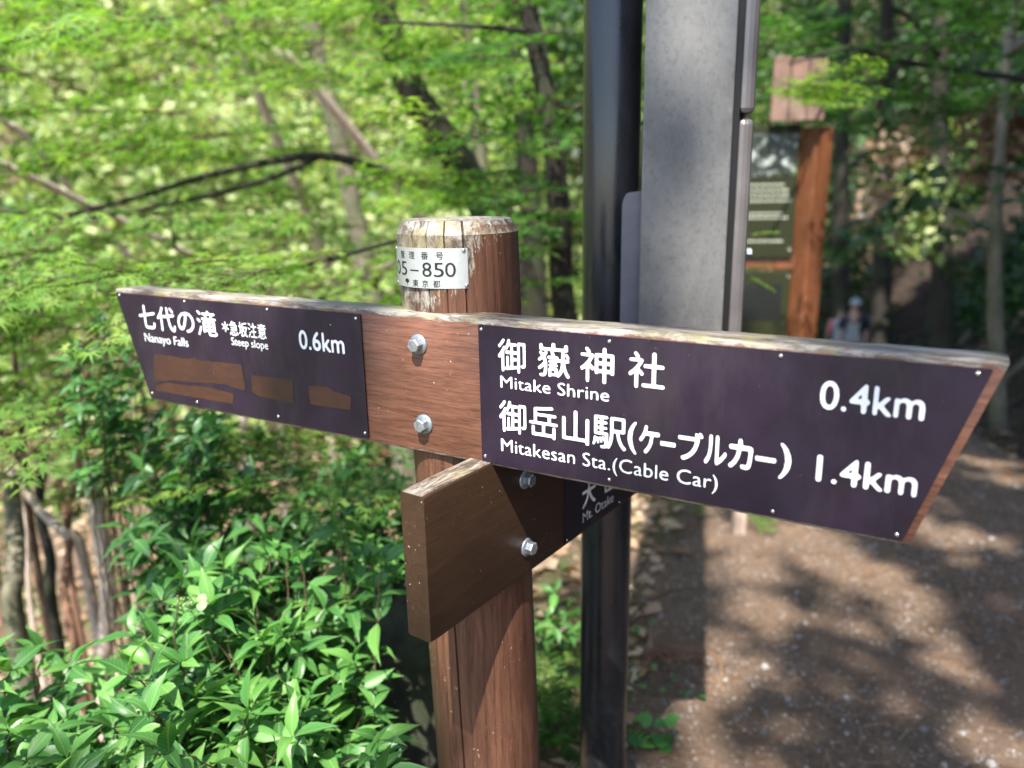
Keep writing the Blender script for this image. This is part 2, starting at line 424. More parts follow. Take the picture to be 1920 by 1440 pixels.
def sheet(name, poly, y, th, mt, parent, **kw):
    b = MB(); b.prism(poly, y, y - th); me = b.mesh(name, mt); return link(name, me, parent, **kw)
def rounded(poly, r, n=3):
    out = []; k = len(poly)
    for i in range(k):
        p, a, c = Vector(poly[i]), Vector(poly[i - 1]), Vector(poly[(i + 1) % k])
        da = (a - p).normalized() * r; dc = (c - p).normalized() * r
        for j in range(n + 1):
            t = j / n; out.append(tuple((p + da) * (1 - t) ** 2 + p * 2 * t * (1 - t) + (p + dc) * t * t))
    return out
RP = rounded([(.0, .1800), (.546, .1800), (.4905, -.0005), (.0, -.0005)], .002)
LP = rounded([(-.7395, .1805), (-.1915, .1795), (-.1915, .0005), (-.6825, .0003)], .002)
plate_r = sheet('sign_plate', RP, -.0002, .0022, M_plate, board, label='dark plate naming the shrine and the cable car station')
plate_l = sheet('sign_plate', LP, -.0002, .0022, M_plate, board, label='dark plate naming the falls, with brown painted-over patches')
plate_a = sheet('sign_plate', rounded([(.309, -.008), (.80, -.008), (.75, -.189), (.309, -.189)], .002), -.0002, .0022, M_plate2, arm, label='black plate naming a mountain')
def L(t, u0, u1, v0, v1, **k): return lettering(t, u0, u1, v0, v1, M_white, board, **k)
K = dict(kanji=True, grow=.29, soft=2.1, res=96)
for ch, a, b in (('御', .0285, .0675), ('嶽', .0845, .1268), ('神', .1408, .183), ('社', .2005, .243)): L(ch, a, b, .124, .1655, **K)
L('Mitake Shrine', .0310, .1772, .1030, .1185, grow=.46)
for ch, a, b in (('御', .0283, .0672), ('岳', .0715, .1108), ('山', .1168, .1525), ('駅', .1568, .1992), ('ケ', .2150, .2395), ('ブ', .2605, .2885), ('ル', .2905, .3148), ('カ', .3170, .3425)):
    if ch in 'ケブルカ': L(ch, a, b, .0475, .0815, kanji='ink', grow=.18, soft=2.2)
    else: L(ch, a, b, .0455, .087, **K)
for a, b in ((.2400, .2582), (.3448, .3665)): L('ー', a, b, .0600, .0655, kanji='ink', grow=.18, soft=2.2)
L('(', .2010, .2120, .0440, .0835, kanji='ink', grow=.25); L(')', .3695, .3815, .0440, .0835, kanji='ink', grow=.25)
L('Mitakesan Sta.(Cable Car)', .0300, .3070, .0190, .0362, grow=.46)
L('0.4km', .4036, .4966, .1255, .1545, grow=.34, soft=2.3); L('1.4km', .4060, .4980, .0485, .0770, grow=.34, soft=2.3)
for ch, a, b in (('七', -.6822, -.6400), ('代', -.6340, -.5890), ('の', -.5825, -.5412), ('滝', -.5335, -.4880)): L(ch, a, b, .1225, .1640, **K)
L('＊', -.4755, -.4605, .1335, .1500, kanji='ink', grow=.25)
L('急坂注意', -.4582, -.3782, .1285, .1520, kanji=True, grow=.40, soft=1.5, res=96)
L('Nanayo Falls', -.6755, -.5625, .1010, .1155, grow=.54, soft=1.2, res=96); L('Steep slope', -.4575, -.3770, .1138, .1260, grow=.55, soft=1.2, res=96)
L('0.6km', -.3110, -.2235, .1215, .1490, grow=.3, soft=2.1)
KA = dict(y=-.0032); M_grey = flat('shadow_grey_lettering', (.62, .62, .62), .5)  # white letters painted grey for the shadow lying on them
for ch, a, b in (('大', .3590, .4010), ('岳', .4280, .4700), ('山', .4970, .5390)): lettering(ch, a, b, -.1505, -.1085, M_grey, arm, kanji=True, grow=.24)
lettering('Mt. Otake', .3605, .4630, -.1735, -.1570, M_grey, arm, grow=.55, soft=1.2, res=96)
# brown over-paint on the left plate
def patch(pts, y=-.0028):
    P = []
    for i, (a, b) in enumerate(pts):
        c, d = pts[(i + 1) % len(pts)]
        n = max(2, int(math.hypot(c - a, d - b) / .004))
        for k in range(n): P.append((a + (c - a) * k / n + random.uniform(-.0006, .0006), b + (d - b) * k / n + random.uniform(-.0007, .0007)))
    bm = bmesh.new(); vs = [bm.verts.new((a, y, b)) for a, b in P]; f = bm.faces.new(vs); bmesh.ops.triangulate(bm, faces=[f])
    me = bpy.data.meshes.new('paint_patch'); bm.to_mesh(me); bm.free(); me.materials.append(M_paint)
    if me.polygons[0].normal.y > 0: me.flip_normals()
    return link('paint_patch', me, board)
patch([(-.6563, .0795), (-.633, .0815), (-.566, .0800), (-.552, .0850), (-.546, .0810), (-.442, .0840), (-.4375, .0500), (-.441, .0415), (-.458, .0430), (-.482, .0465), (-.509, .0452), (-.53, .0430), (-.575, .0408), (-.61, .0390), (-.6669, .0300)])
patch([(-.6687, .0235), (-.63, .0330), (-.59, .0340), (-.52, .0380), (-.498, .0350), (-.4665, .0340), (-.4708, .0165), (-.50, .0155), (-.6389, .0149), (-.664, .0150)])
patch([(-.4214, .0693), (-.38, .0705), (-.3313, .0713), (-.3340, .0346), (-.36, .0345), (-.41, .0370), (-.4225, .0420)])
patch([(-.3026, .0640), (-.285, .0690), (-.262, .0690), (-.2509, .0640), (-.2189, .0596), (-.2215, .0398), (-.25, .0385), (-.2998, .0383)])

def dome(r, h, n=12, m=4):
    b = MB(); V = [(0, -h, 0)]; F = []
    for i in range(1, m + 1):
        a = i / m * math.pi / 2
        for k in range(n): t = 2 * math.pi * k / n; V.append((r * math.sin(a) * math.cos(t), -h * math.cos(a), r * math.sin(a) * math.sin(t)))
    F += [(0, 1 + (k + 1) % n, 1 + k) for k in range(n)]
    for i in range(m - 1):
        for k in range(n): F.append((1 + i * n + k, 1 + i * n + (k + 1) % n, 1 + (i + 1) * n + (k + 1) % n, 1 + (i + 1) * n + k))
    return b.add(V, F)
ME_screw = dome(.0027, .0019).mesh('screw', M_steel, True)
for u, v in ((.0045, .1743), (.1762, .1735), (.3633, .1748), (.5345, .1752), (.0052, .0078), (.1786, .0070), (.3666, .0056), (.4855, .0058),
             (-.7305, .1762), (-.5598, .1755), (-.3723, .1747), (-.1996, .1735), (-.6775, .0082), (-.5605, .0072), (-.371, .0085), (-.1975, .0082), (-.2475, .1610)):
    o = link('screw', ME_screw, board, loc=(u, -.0023, v))
    if v == .1610: o.scale = (.4, .4, .4)
for u, v in ((.3145, -.184), (.4870, -.1840), (.3145, -.015)): link('screw', ME_screw, arm, loc=(u, -.0023, v)).scale = (.6, .8, .6)
def bolt_meshes():
    b = MB(); n = 28
    prof = [(.0138, 0), (.0139, -.0012), (.0130, -.0022), (.0088, -.0036)]
    V = []; F = []
    for r, y in prof: V += [(r * math.cos(2 * math.pi * k / n), y, r * math.sin(2 * math.pi * k / n)) for k in range(n)]
    F = [(i * n + k, i * n + (k + 1) % n, (i + 1) * n + (k + 1) % n, (i + 1) * n + k) for i in range(3) for k in range(n)] + [tuple(range(3 * n, 4 * n))]
    b.add(V, F); wm = b.mesh('washer', M_zinc, True)
    h = MB(); V = [(.0098 * math.cos(R(60 * k + 8)), y, .0098 * math.sin(R(60 * k + 8))) for y in (-.003, -.0118) for k in range(6)] + [(.0086 * math.cos(R(60 * k + 8)), -.0132, .0086 * math.sin(R(60 * k + 8))) for k in range(6)]
    F = [(i * 6 + k, i * 6 + (k + 1) % 6, (i + 1) * 6 + (k + 1) % 6, (i + 1) * 6 + k) for i in range(2) for k in range(6)] + [tuple(range(12, 18))]
    h.add(V, F); hm = h.mesh('bolt', M_zinc); bevel(hm, .0007, 2, 20)
    return wm, hm
ME_w, ME_b = bolt_meshes()
for par, u, v, a in ((board, -.0957, .1460, 0), (board, -.0925, .0362, .5), (arm, .2085, -.1520, .3), (arm, .2065, -.0480, .9)):
    mtx = Matrix.Translation((u, -.0002, v)) @ Matrix.Rotation(a, 4, 'Y')
    link('washer', ME_w, par, mtx); link('bolt', ME_b, par, mtx)

# numbered metal plate bent round the post
NPX = sx - BX; NPY = sy - BY
def np_mesh():
    V = []; F = []; n = 40; a0, a1, z0, z1 = -76, 12.0, CZ - .1275, CZ - .0765; r = .0838
    ths = np.linspace(a0, a1, n)
    for th in ths:
        for rr, z in ((r, z0), (r, z1), (r - .0009, z1), (r - .0009, z0)):
            V.append((rr * math.sin(R(th)), -rr * math.cos(R(th)), z - CZ))
    for i in range(n - 1):
        for k in range(4): F.append((i * 4 + k, i * 4 + (k + 1) % 4, (i + 1) * 4 + (k + 1) % 4, (i + 1) * 4 + k))
    F += [(0, 1, 2, 3), ((n - 1) * 4 + 3, (n - 1) * 4 + 2, (n - 1) * 4 + 1, (n - 1) * 4)]
    b = MB(); b.add(V, F); return b.mesh('number_plate', M_alu, False)
nplate = link('number_plate', np_mesh(), root, loc=(NPX, NPY, CZ))
TH = dict(bend=.0841, grow=.42, soft=1.3)
for ch, a, b in (('管', -59.2, -52.0), ('理', -45.2, -38.0), ('番', -30.4, -23.4), ('号', -15.9, -9.2)):
    lettering(ch, a, b, -.0907, -.0808, M_black, nplate, kanji=True, **TH)
for ch, a, b in (('0', -72.0, -61.5), ('5', -59.0, -49.3), ('8', -29.7, -20.4), ('5', -18.5, -9.2), ('0', -7.9, 1.4)):
    lettering(ch, a, b, -.1125, -.0942, M_black, nplate, bend=.0841, grow=.52, soft=1.5)
lettering('-', -44.7, -33.7, -.1060, -.1043, M_black, nplate, kanji='ink', **TH)
for ch, a, b in (('東', -41.7, -35.0), ('京', -30.5, -24.2), ('都', -19.4, -12.9)):
    lettering(ch, a, b, -.1262, -.1168, M_black, nplate, kanji=True, **TH)
# small fan-leaf emblem
pts = [(0, -.0105)] + [(.35, -.0060), (1.8, -.0048)] + [(3.1 * math.cos(R(a)), -.0030 + .0030 * math.sin(R(a))) for a in range(-20, 201, 20)] + [(-1.8, -.0048), (-.35, -.0060)]
V = [(.0841 * math.sin(R(-49.9 + a)), -.0841 * math.cos(R(-49.9 + a)), z - .1165) for a, z in pts]
link('emblem', mesh('emblem', V, [tuple(range(len(V)))], M_black), nplate)
for th, z in ((8.7, -.0795), (10.3, -.1240), (-73.5, -.0795), (-73.5, -.1245)):
    mtx = Matrix.Rotation(R(th), 4, 'Z') @ Matrix.Translation((0, -.0838, z)); link('screw', ME_screw, nplate, mtx)

# ------------------------------------------------------------------ lamp/sign pole with steel housing
def pole_mat():
    m, t, b = mat('dark_pole_paint'); oc = objco(t); s = sep(t, oc)
    n = noise(t, oc, 25, 5, .7, .6, (1, 1, .3)); n2 = noise(t, oc, 6, 4, .6)
    c = ramp(t, n, [(.3, (.011, .012, .014)), (.7, (.024, .025, .029))])
    lo = ramp(t, mth(t, 'ADD', mth(t, 'MULTIPLY', s[2], .9), mth(t, 'MULTIPLY', n2, .8)), [(.5, g(1)), (1.1, g(0))])
    d = mth(t, 'MULTIPLY', lo, ramp(t, noise(t, oc, 60, 5, .8), [(.42, g(0)), (.7, g(.8))]))
    c = mixc(t, d, c, (.10, .12, .11))
    t.links.new(c, b.inputs['Base Color']); t.links.new(ramp(t, n, [(.3, g(.22)), (.75, g(.42))]), b.inputs['Roughness'])
    b.inputs['Coat Weight'].default_value = .3; b.inputs['Coat Roughness'].default_value = .15; return m
M_pole = pole_mat()
def galv():
    m, t, b = mat('weathered_grey_steel'); oc = objco(t)
    n = noise(t, oc, 11, 5, .65, .3, (1, 1, .6)); f = noise(t, oc, 110, 4, .75); st = noise(t, oc, 420, 2, .5, 0, (1, 1, .15))
    c = ramp(t, n, [(.3, (.125, .124, .120)), (.7, (.215, .210, .20))])
    c = mixc(t, ramp(t, f, [(.5, g(0)), (.62, g(.42))]), c, (.085, .088, .09))
    c = mixc(t, ramp(t, noise(t, oc, 55, 3, .6), [(.6, g(0)), (.72, g(.3))]), c, (.29, .295, .29))
    c = mixc(t, ramp(t, st, [(.4, g(0)), (.8, g(.25))]), c, (.25, .25, .25))
    t.links.new(c, b.inputs['Base Color']); b.inputs['Roughness'].default_value = .46; b.inputs['Metallic'].default_value = .35; bump(t, b, f, .12, .001)
    return m
M_galv = galv()
M_cover = flat('grey_painted_cover', (.165, .152, .15), .3, .3, .1, 20, dirt=((.07, .065, .06), .35))
M_brk = flat('lilac_grey_bracket', (.15, .15, .175), .45, .2, .1, 30)
M_jet = flat('plain_black', (.006, .006, .006), .5)
pr_ = thing('sign_pole', 'tall dark round pole carrying an upright grey steel sign housing seen edge-on behind the signpost', 'pole', (.186, 1.429, 0))
b = MB(); b.tube([(0, 0, -.2), (0, 0, .6), (0, 0, 1.5), (0, 0, 3.9)], .0508, 48); me = b.mesh('pole', M_pole, True); link('pole', me, pr_)
def pl(azd, d, z=0): a = R(azd); return Vector((d * math.sin(a) - .186, d * math.cos(a) - 1.429, z))
hz0, hz1 = CZ - .30, 3.45
fl = pl(9.62, 1.315); fr = pl(15.72, 1.345)
ax = (fr - fl).normalized(); dep = Vector((math.sin(R(12.4)), math.cos(R(12.4)), 0))
def slab(a, b_, d0, d1, z0, z1, mt, name, bw=.002):
    V = [p + dep * d + Vector((0, 0, z)) for z in (z0, z1) for p, d in ((a, d0), (b_, d0), (b_, d1), (a, d1))]
    m_ = MB(); m_.add(V, [(0, 1, 2, 3), (4, 7, 6, 5), (0, 4, 5, 1), (1, 5, 6, 2), (2, 6, 7, 3), (3, 7, 4, 0)])
    me = m_.mesh(name, mt); bevel(me, bw, 2); return link(name, me, pr_)
slab(fl, fr, 0, .50, hz0, hz1, M_galv, 'housing', .0022)
gp = ax * .0005
slab(fr + gp, fr + ax * .011, .006, .49, hz0 + .003, hz1 - .003, M_jet, 'gap_strip', .001)  # added black strip stands in for the dark gap beside the covers
zs_ = CZ + .0995
for z0, z1 in ((hz0 + .001, zs_ - .0035), (zs_ + .0035, hz1)):
    slab(fr + ax * .0095, fr + ax * .0345, .0, .498, z0, z1, M_cover, 'cover_panel', .009)
# edge flange with a rounded shoulder between pole and housing
zt = at(1198, 358, 1.36).z
fo = pl(8.25, 1.345); 
poly = [(0, hz0 + .002), (0, zt - .03)] + [(.012 * (1 - math.cos(R(a))), zt - .03 + .028 * math.sin(R(a))) for a in (20, 40, 60, 80)] + [(.034, zt), (.034, hz0 + .002)]
b = MB(); V = []
for th in (0, .004):
    V += [fo + ax * x + dep * th + Vector((0, 0, z)) for x, z in poly]
n = len(poly); b.add(V, [tuple(range(n)), tuple(range(n, 2 * n))[::-1]] + [(i, i + n, (i + 1) % n + n, (i + 1) % n) for i in range(n)])
me = b.mesh('bracket', M_brk); bevel(me, .0008, 1, 60); link('bracket', me, pr_)
bz = at(1401, 476, 1.4).z
for dz in (0, -.9, .9):
    mtx = Matrix.Translation(fr + ax * .0345 + dep * .06 + Vector((0, 0, bz + dz))) @ Matrix.Rotation(math.atan2(ax.y, ax.x) + R(90), 4, 'Z')
    if hz0 < bz + dz: link('bolt', ME_b, pr_, mtx)
for k in (0, 1):                                # clamp bands round the pole
    b = MB(); zc = (2.9, 1.35)[k]; b.tube([(0, 0, zc - .02), (0, 0, zc + .02)], .054, 32)
    if k == 0: link('clamp_band', b.mesh('clamp_band', M_jet, True), pr_)

# ------------------------------------------------------------------ terrain
def sstep(x, a, b): t = np.clip((x - a) / (b - a), 0, 1); return t * t * (3 - 2 * t)
def xc(y): return 1.32 + .34 * (np.maximum(y, -8) - 2.0) + .004 * np.maximum(y - 4, 0) ** 2
def zt(y): q = np.maximum(y - 3.2, 0); return -.235 * (np.sqrt(q * q + 1.) - 1.) * (1 - sstep(y, 15, 19) * .4)
def vn(x, y, s, k=0):                          # cheap smooth noise
    return (np.sin(x * s * 1.3 + 1.7 + k) * np.cos(y * s * 1.1 + .6 * k) + .5 * np.sin(x * s * 2.9 + y * s * 2.3 + k) + .25 * np.sin(x * s * 5.1 - y * s * 6.3 + 2 * k)) / 1.75
HW = .98
def ter(x, y):
    x = np.asarray(x, float); y = np.asarray(y, float)
    s = x - xc(y); z = zt(y)
    rt = np.maximum(s - HW, 0); lt = np.maximum(-HW - s, 0)
    z = z + .8 * np.sqrt(rt * rt + .04) - .16 + 0 * rt
    drop = -(.16 * np.minimum(lt, .7) + .52 * np.clip(lt - .7, 0, 3.6))
    q = .87 * y - .5 * x
    rise = .80 * np.maximum(q - 7.5, 0) * sstep(lt, 1.0, 6.0)
    z = z + drop + rise + .85 * np.maximum(y - 18, 0) * (1 - sstep(lt, 2, 7))
    off = sstep(np.abs(s), HW - .1, HW + 1.2)
    return z + off * (.10 * vn(x, y, 1.9) + .04 * vn(x, y, 6, 3)) + .012 * vn(x, y, 4.5, 1)
def T(x, y): return float(ter(x, y))

def soil_mat():
    m, t, b = mat('leaf_litter_soil'); oc = objco(t)
    n = noise(t, oc, 1.3, 5, .6); f = noise(t, oc, 26, 6, .75); v = nd(t, 'ShaderNodeTexVoronoi'); v.inputs['Scale'].default_value = 38; t.links.new(oc, v.inputs[0])
    c = ramp(t, f, [(.28, (.022, .014, .009)), (.45, (.06, .038, .024)), (.6, (.13, .085, .055)), (.78, (.27, .19, .13))])
    hs = nd(t, 'ShaderNodeHueSaturation'); t.links.new(v.outputs['Color'], hs.inputs['Color']); hs.inputs['Saturation'].default_value = .0
    c = mixc(t, .45, c, ramp(t, sep(t, hs.outputs[0])[0], [(.2, (.03, .02, .013)), (.5, (.10, .065, .042)), (.85, (.30, .21, .15))]))
    c = mixc(t, ramp(t, n, [(.42, g(0)), (.58, g(.7))]), c, (.045, .085, .018))
    t.links.new(c, b.inputs['Base Color']); b.inputs['Roughness'].default_value = .95; bump(t, b, f, .9, .03); return m
def trail_mat():
    m, t, b = mat('trodden_dirt_path'); oc = objco(t)
    n = noise(t, oc, 2.2, 5, .6); f = noise(t, oc, 70, 6, .8); f2 = noise(t, oc, 19, 4, .65)
    c = ramp(t, f, [(.30, (.046, .032, .023)), (.5, (.135, .090, .060)), (.72, (.31, .22, .155))])
    c = mixc(t, ramp(t, f2, [(.35, g(.5)), (.65, g(0))]), c, (.055, .043, .036))
    c = mixc(t, ramp(t, n, [(.4, g(0)), (.7, g(.5))]), c, (.24, .145, .09))
    v = nd(t, 'ShaderNodeTexVoronoi'); v.inputs['Scale'].default_value = 55; t.links.new(oc, v.inputs[0])
    sp = mth(t, 'MULTIPLY', ramp(t, v.outputs['Distance'], [(.18, g(1)), (.30, g(0))]), ramp(t, sep(t, v.outputs['Color'])[0], [(.6, g(0)), (.64, g(1))]))
    c = mixc(t, sp, c, (.36, .34, .32))
    t.links.new(c, b.inputs['Base Color']); b.inputs['Roughness'].default_value = .9
    bump(t, b, mth(t, 'ADD', f, mth(t, 'MULTIPLY', f2, 1.5)), .8, .012); return m
M_soil, M_trail = soil_mat(), trail_mat()
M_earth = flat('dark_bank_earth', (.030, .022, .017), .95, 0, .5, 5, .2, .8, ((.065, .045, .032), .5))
def grid_mesh(name, S, Y, mt):
    X, YY = np.meshgrid(S, Y); XX = X + xc(YY); Z = ter(XX, YY)
    n, m = X.shape; V = np.stack([XX, YY, Z], -1).reshape(-1, 3)
    i, j = np.meshgrid(np.arange(n - 1), np.arange(m - 1), indexing='ij'); a = (i * m + j).ravel()
    F = np.stack([a, a + 1, a + m + 1, a + m], 1); return npmesh(name, V, F, mt, True)
Yv = np.concatenate([np.linspace(-10, 0, 18)[:-1], np.linspace(0, 7, 150)[:-1], np.linspace(7, 20, 90)[:-1], np.linspace(20, 52, 60)])
bL = -HW - np.concatenate([np.linspace(0, 5, 80), np.linspace(5, 45, 90)[1:]])[::-1]
bR = HW + np.concatenate([np.linspace(0, 5, 60), np.linspace(5, 30, 50)[1:]])
o = link('ground', grid_mesh('ground', bL, Yv, M_soil), kind='structure')
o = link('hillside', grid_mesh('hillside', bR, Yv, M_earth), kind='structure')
o = link('path', grid_mesh('path', np.linspace(-HW, HW, 56), Yv, M_trail), kind='structure')

# ------------------------------------------------------------------ leaf materials
def leaf_mat(name, c0, c1, c2, trans=.45, rough=.45, spec=.4, hue_pos=True):
    m, t, b = mat(name); gi = nd(t, 'ShaderNodeNewGeometry'); rnd = gi.outputs['Random Per Island']
    pz = noise(t, gi.outputs['Position'], 1.6, 3, .6)
    f = mth(t, 'ADD', mth(t, 'MULTIPLY', rnd, .55), mth(t, 'MULTIPLY', mth(t, 'SUBTRACT', pz, .28), 1.0))
    c = ramp(t, f, [(.1, c0), (.5, c1), (.9, c2)])
    t.links.new(c, b.inputs['Base Color']); b.inputs['Roughness'].default_value = rough; b.inputs['Specular IOR Level'].default_value = spec
    tr = nd(t, 'ShaderNodeBsdfTranslucent'); tc = mixc(t, 1.0, c, (1.25, 1.35, .55), 'MULTIPLY'); t.links.new(tc, tr.inputs[0])
    mx = nd(t, 'ShaderNodeMixShader'); mx.inputs[0].default_value = trans
    t.links.new(b.outputs[0], mx.inputs[1]); t.links.new(tr.outputs[0], mx.inputs[2])
    t.links.new(mx.outputs[0], t.nodes['Material Output'].inputs[0]); return m
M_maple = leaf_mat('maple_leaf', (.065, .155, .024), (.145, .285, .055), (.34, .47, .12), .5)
M_mapled = leaf_mat('shaded_maple_leaf', (.03, .09, .022), (.055, .16, .03), (.10, .25, .04), .45)  # darker copy of maple_leaf, shade put into the colour
M_far = leaf_mat('far_leaf', (.05, .12, .025), (.32, .41, .16), (.66, .70, .40), .4, .7, .2)  # pale tones put sun glare into the leaf colour
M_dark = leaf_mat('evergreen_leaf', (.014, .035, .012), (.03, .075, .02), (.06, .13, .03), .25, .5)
M_over = leaf_mat('canopy_leaf', (.04, .09, .02), (.06, .15, .03), (.10, .22, .04), .22, .5)
M_dry = leaf_mat('dry_leaf', (.10, .055, .028), (.22, .13, .075), (.46, .33, .22), .2, .8, .2)
def lance_mat(name, c0, c1, c2):
    m, t, b = mat(name); oc = objco(t); s = sep(t, oc)
    oi = nd(t, 'ShaderNodeObjectInfo'); gi = nd(t, 'ShaderNodeNewGeometry')
    r = mth(t, 'FRACT', mth(t, 'ADD', oi.outputs['Random'], gi.outputs['Random Per Island']))
    c = ramp(t, r, [(.05, c0), (.5, c1), (.95, c2)])
    uv = nd(t, 'ShaderNodeUVMap'); u = sep(t, uv.outputs[0])
    ay = mth(t, 'ABSOLUTE', mth(t, 'SUBTRACT', u[1], .5))
    mid = ramp(t, ay, [(.0, g(.55)), (.035, g(.25)), (.06, g(0))])
    sv = mth(t, 'SINE', mth(t, 'MULTIPLY', mth(t, 'SUBTRACT', u[0], mth(t, 'MULTIPLY', ay, .5)), 60.))
    sv = ramp(t, sv, [(.80, g(0)), (1, g(.22))])
    c = mixc(t, mth(t, 'MAXIMUM', mid, sv), c, (.30, .42, .14))
    t.links.new(c, b.inputs['Base Color']); b.inputs['Roughness'].default_value = .38; b.inputs['Specular IOR Level'].default_value = .45
    bump(t, b, mth(t, 'MULTIPLY', sv, -1.), .5, .001)
    tr = nd(t, 'ShaderNodeBsdfTranslucent'); t.links.new(mixc(t, 1., c, (1.2, 1.3, .5), 'MULTIPLY'), tr.inputs[0])
    mx = nd(t, 'ShaderNodeMixShader'); mx.inputs[0].default_value = .33
    t.links.new(b.outputs[0], mx.inputs[1]); t.links.new(tr.outputs[0], mx.inputs[2]); t.links.new(mx.outputs[0], t.nodes['Material Output'].inputs[0]); return m
M_lance = lance_mat('glossy_lance_leaf', (.04, .15, .035), (.07, .225, .05), (.14, .33, .07))
M_lance2 = lance_mat('deep_green_leaf', (.026, .10, .034), (.045, .16, .045), (.085, .24, .06))
def bark(name, a, b_, sc=14, moss=0.):
    m, t, b = mat(name); oc = objco(t); n = noise(t, oc, sc, 6, .7, .8, (1, 1, .3))
    c = ramp(t, n, [(.3, a), (.7, b_)])
    if moss: c = mixc(t, ramp(t, noise(t, oc, 3, 4, .6), [(.45, g(0)), (.6, g(moss))]), c, (.05, .085, .025))
    t.links.new(c, b.inputs['Base Color']); b.inputs['Roughness'].default_value = .9; bump(t, b, n, .7, .02); return m
M_barkd = bark('dark_bark', (.010, .008, .006), (.034, .026, .020), moss=.25)
M_barkg = bark('grey_green_bark', (.09, .08, .055), (.24, .21, .15), moss=.5)
M_barkp = bark('bleached_dead_wood', (.34, .25, .19), (.66, .55, .47), 20)
M_barkr = bark('reddish_bark', (.10, .05, .03), (.26, .14, .09))
M_twig = bark('brown_twig', (.05, .03, .02), (.14, .08, .05), 60)
M_stemg = bark('green_stem', (.06, .12, .03), (.12, .20, .06), 40)

# ------------------------------------------------------------------ leaf templates
def maple_leaf(lobes=7):
    A = {7: [-128, -84, -42, 0, 42, 84, 128], 5: [-105, -52, 0, 52, 105]}[lobes]; Ln = {7: [.5, .8, .97, 1.08, .97, .8, .5], 5: [.65, .95, 1.08, .95, .65]}[lobes]
    V = [(0, 0, 0)]; 
    for i, (a, l) in enumerate(zip(A, Ln)):
        V.append((l * math.cos(R(a)), l * math.sin(R(a)), -.22 * l * l))
        if i < len(A) - 1:
            aa = (a + A[i + 1]) / 2; V.append((.27 * math.cos(R(aa)), .27 * math.sin(R(aa)), .03))
    V = [(x + .0, y, z) for x, y, z in V]
    # slim the lobes: each lobe = kite (centre, sinus, tip, sinus)
    n = len(V) - 1; F = [(0, i, i + 1) for i in range(1, n)]
    return np.array(V), np.array(F)
ML7, ML5 = maple_leaf(7), maple_leaf(5)
def leaf_card(w=.5):
    return np.array([(0, 0, 0), (.5, w / 2, .04), (1, 0, -.08), (.5, -w / 2, .04)]), np.array([(0, 1, 2), (0, 2, 3)])
LC = leaf_card(.5); LCw = leaf_card(.75)
def spray(leaf, seed, n=64, size=.078, flat_=.12):
    """flat fan of maple leaves along a forking twig of length 1"""
    r = np.random.default_rng(seed); P = []; yaw = []; seg = []
    main = [(0, 0, 0)]; x = y = 0.; a = 0.
    for i in range(8): a += r.normal(0, .12); x += math.cos(a) / 8; y += math.sin(a) / 8; main.append((x, y, -.09 * x * x))
    seg.append(main)
    for i in range(1, 8):
        for sd_ in (-1, 1):
            if r.random() < .12: continue
            b0 = main[i]; ln = .42 * (1 - .75 * i / 9) * r.uniform(.7, 1.2); aa = sd_ * r.uniform(.6, 1.0); st = [b0]
            k = max(2, int(ln / .09))
            for j in range(1, k + 1):
                d = ln * j / k; st.append((b0[0] + d * math.cos(aa), b0[1] + d * math.sin(aa), b0[2] - .06 * d + r.normal(0, .008)))
            seg.append(st)
            for j in range(1, k + 1):
                for q in (-1, 1):
                    P.append(st[j]); yaw.append(aa + q * r.uniform(.4, 1.3))
    for p in main[2:]: P.append(p); yaw.append(r.normal(0, .8))
    P = np.array(P); yaw = np.array(yaw); idx = r.permutation(len(P))[:n]; P = P[idx]; yaw = yaw[idx]; m = len(P)
    P = P + np.stack([np.cos(yaw), np.sin(yaw), 0 * yaw], 1) * size * .5 + r.normal(0, .012, (m, 3))
    rot = rotmats(m, yaw, r.normal(.12, flat_ * 2, m), r.normal(0, flat_ * 2.4, m)); s = r.uniform(.6, 1.15, m) * size
    V, F = leaf; W = np.einsum('nij,vj->nvi', rot, V) * s[:, None, None] + P[:, None, :]
    F2 = (F[None] + (np.arange(m) * len(V))[:, None, None]).reshape(-1, 3)
    b = MB()
    for st in seg: b.tube(st, .0045 if st is seg[0] else .0028, 3, False)
    return (W.reshape(-1, 3), F2), (np.array(b.V), np.array(b.F))
SP7 = [spray(ML7, i, 74) for i in range(5)]; SP5 = [spray(ML5, 20 + i, 84, .082) for i in range(5)]
SPC = [spray(LCw, 40 + i, 56, .13, .2) for i in range(4)]

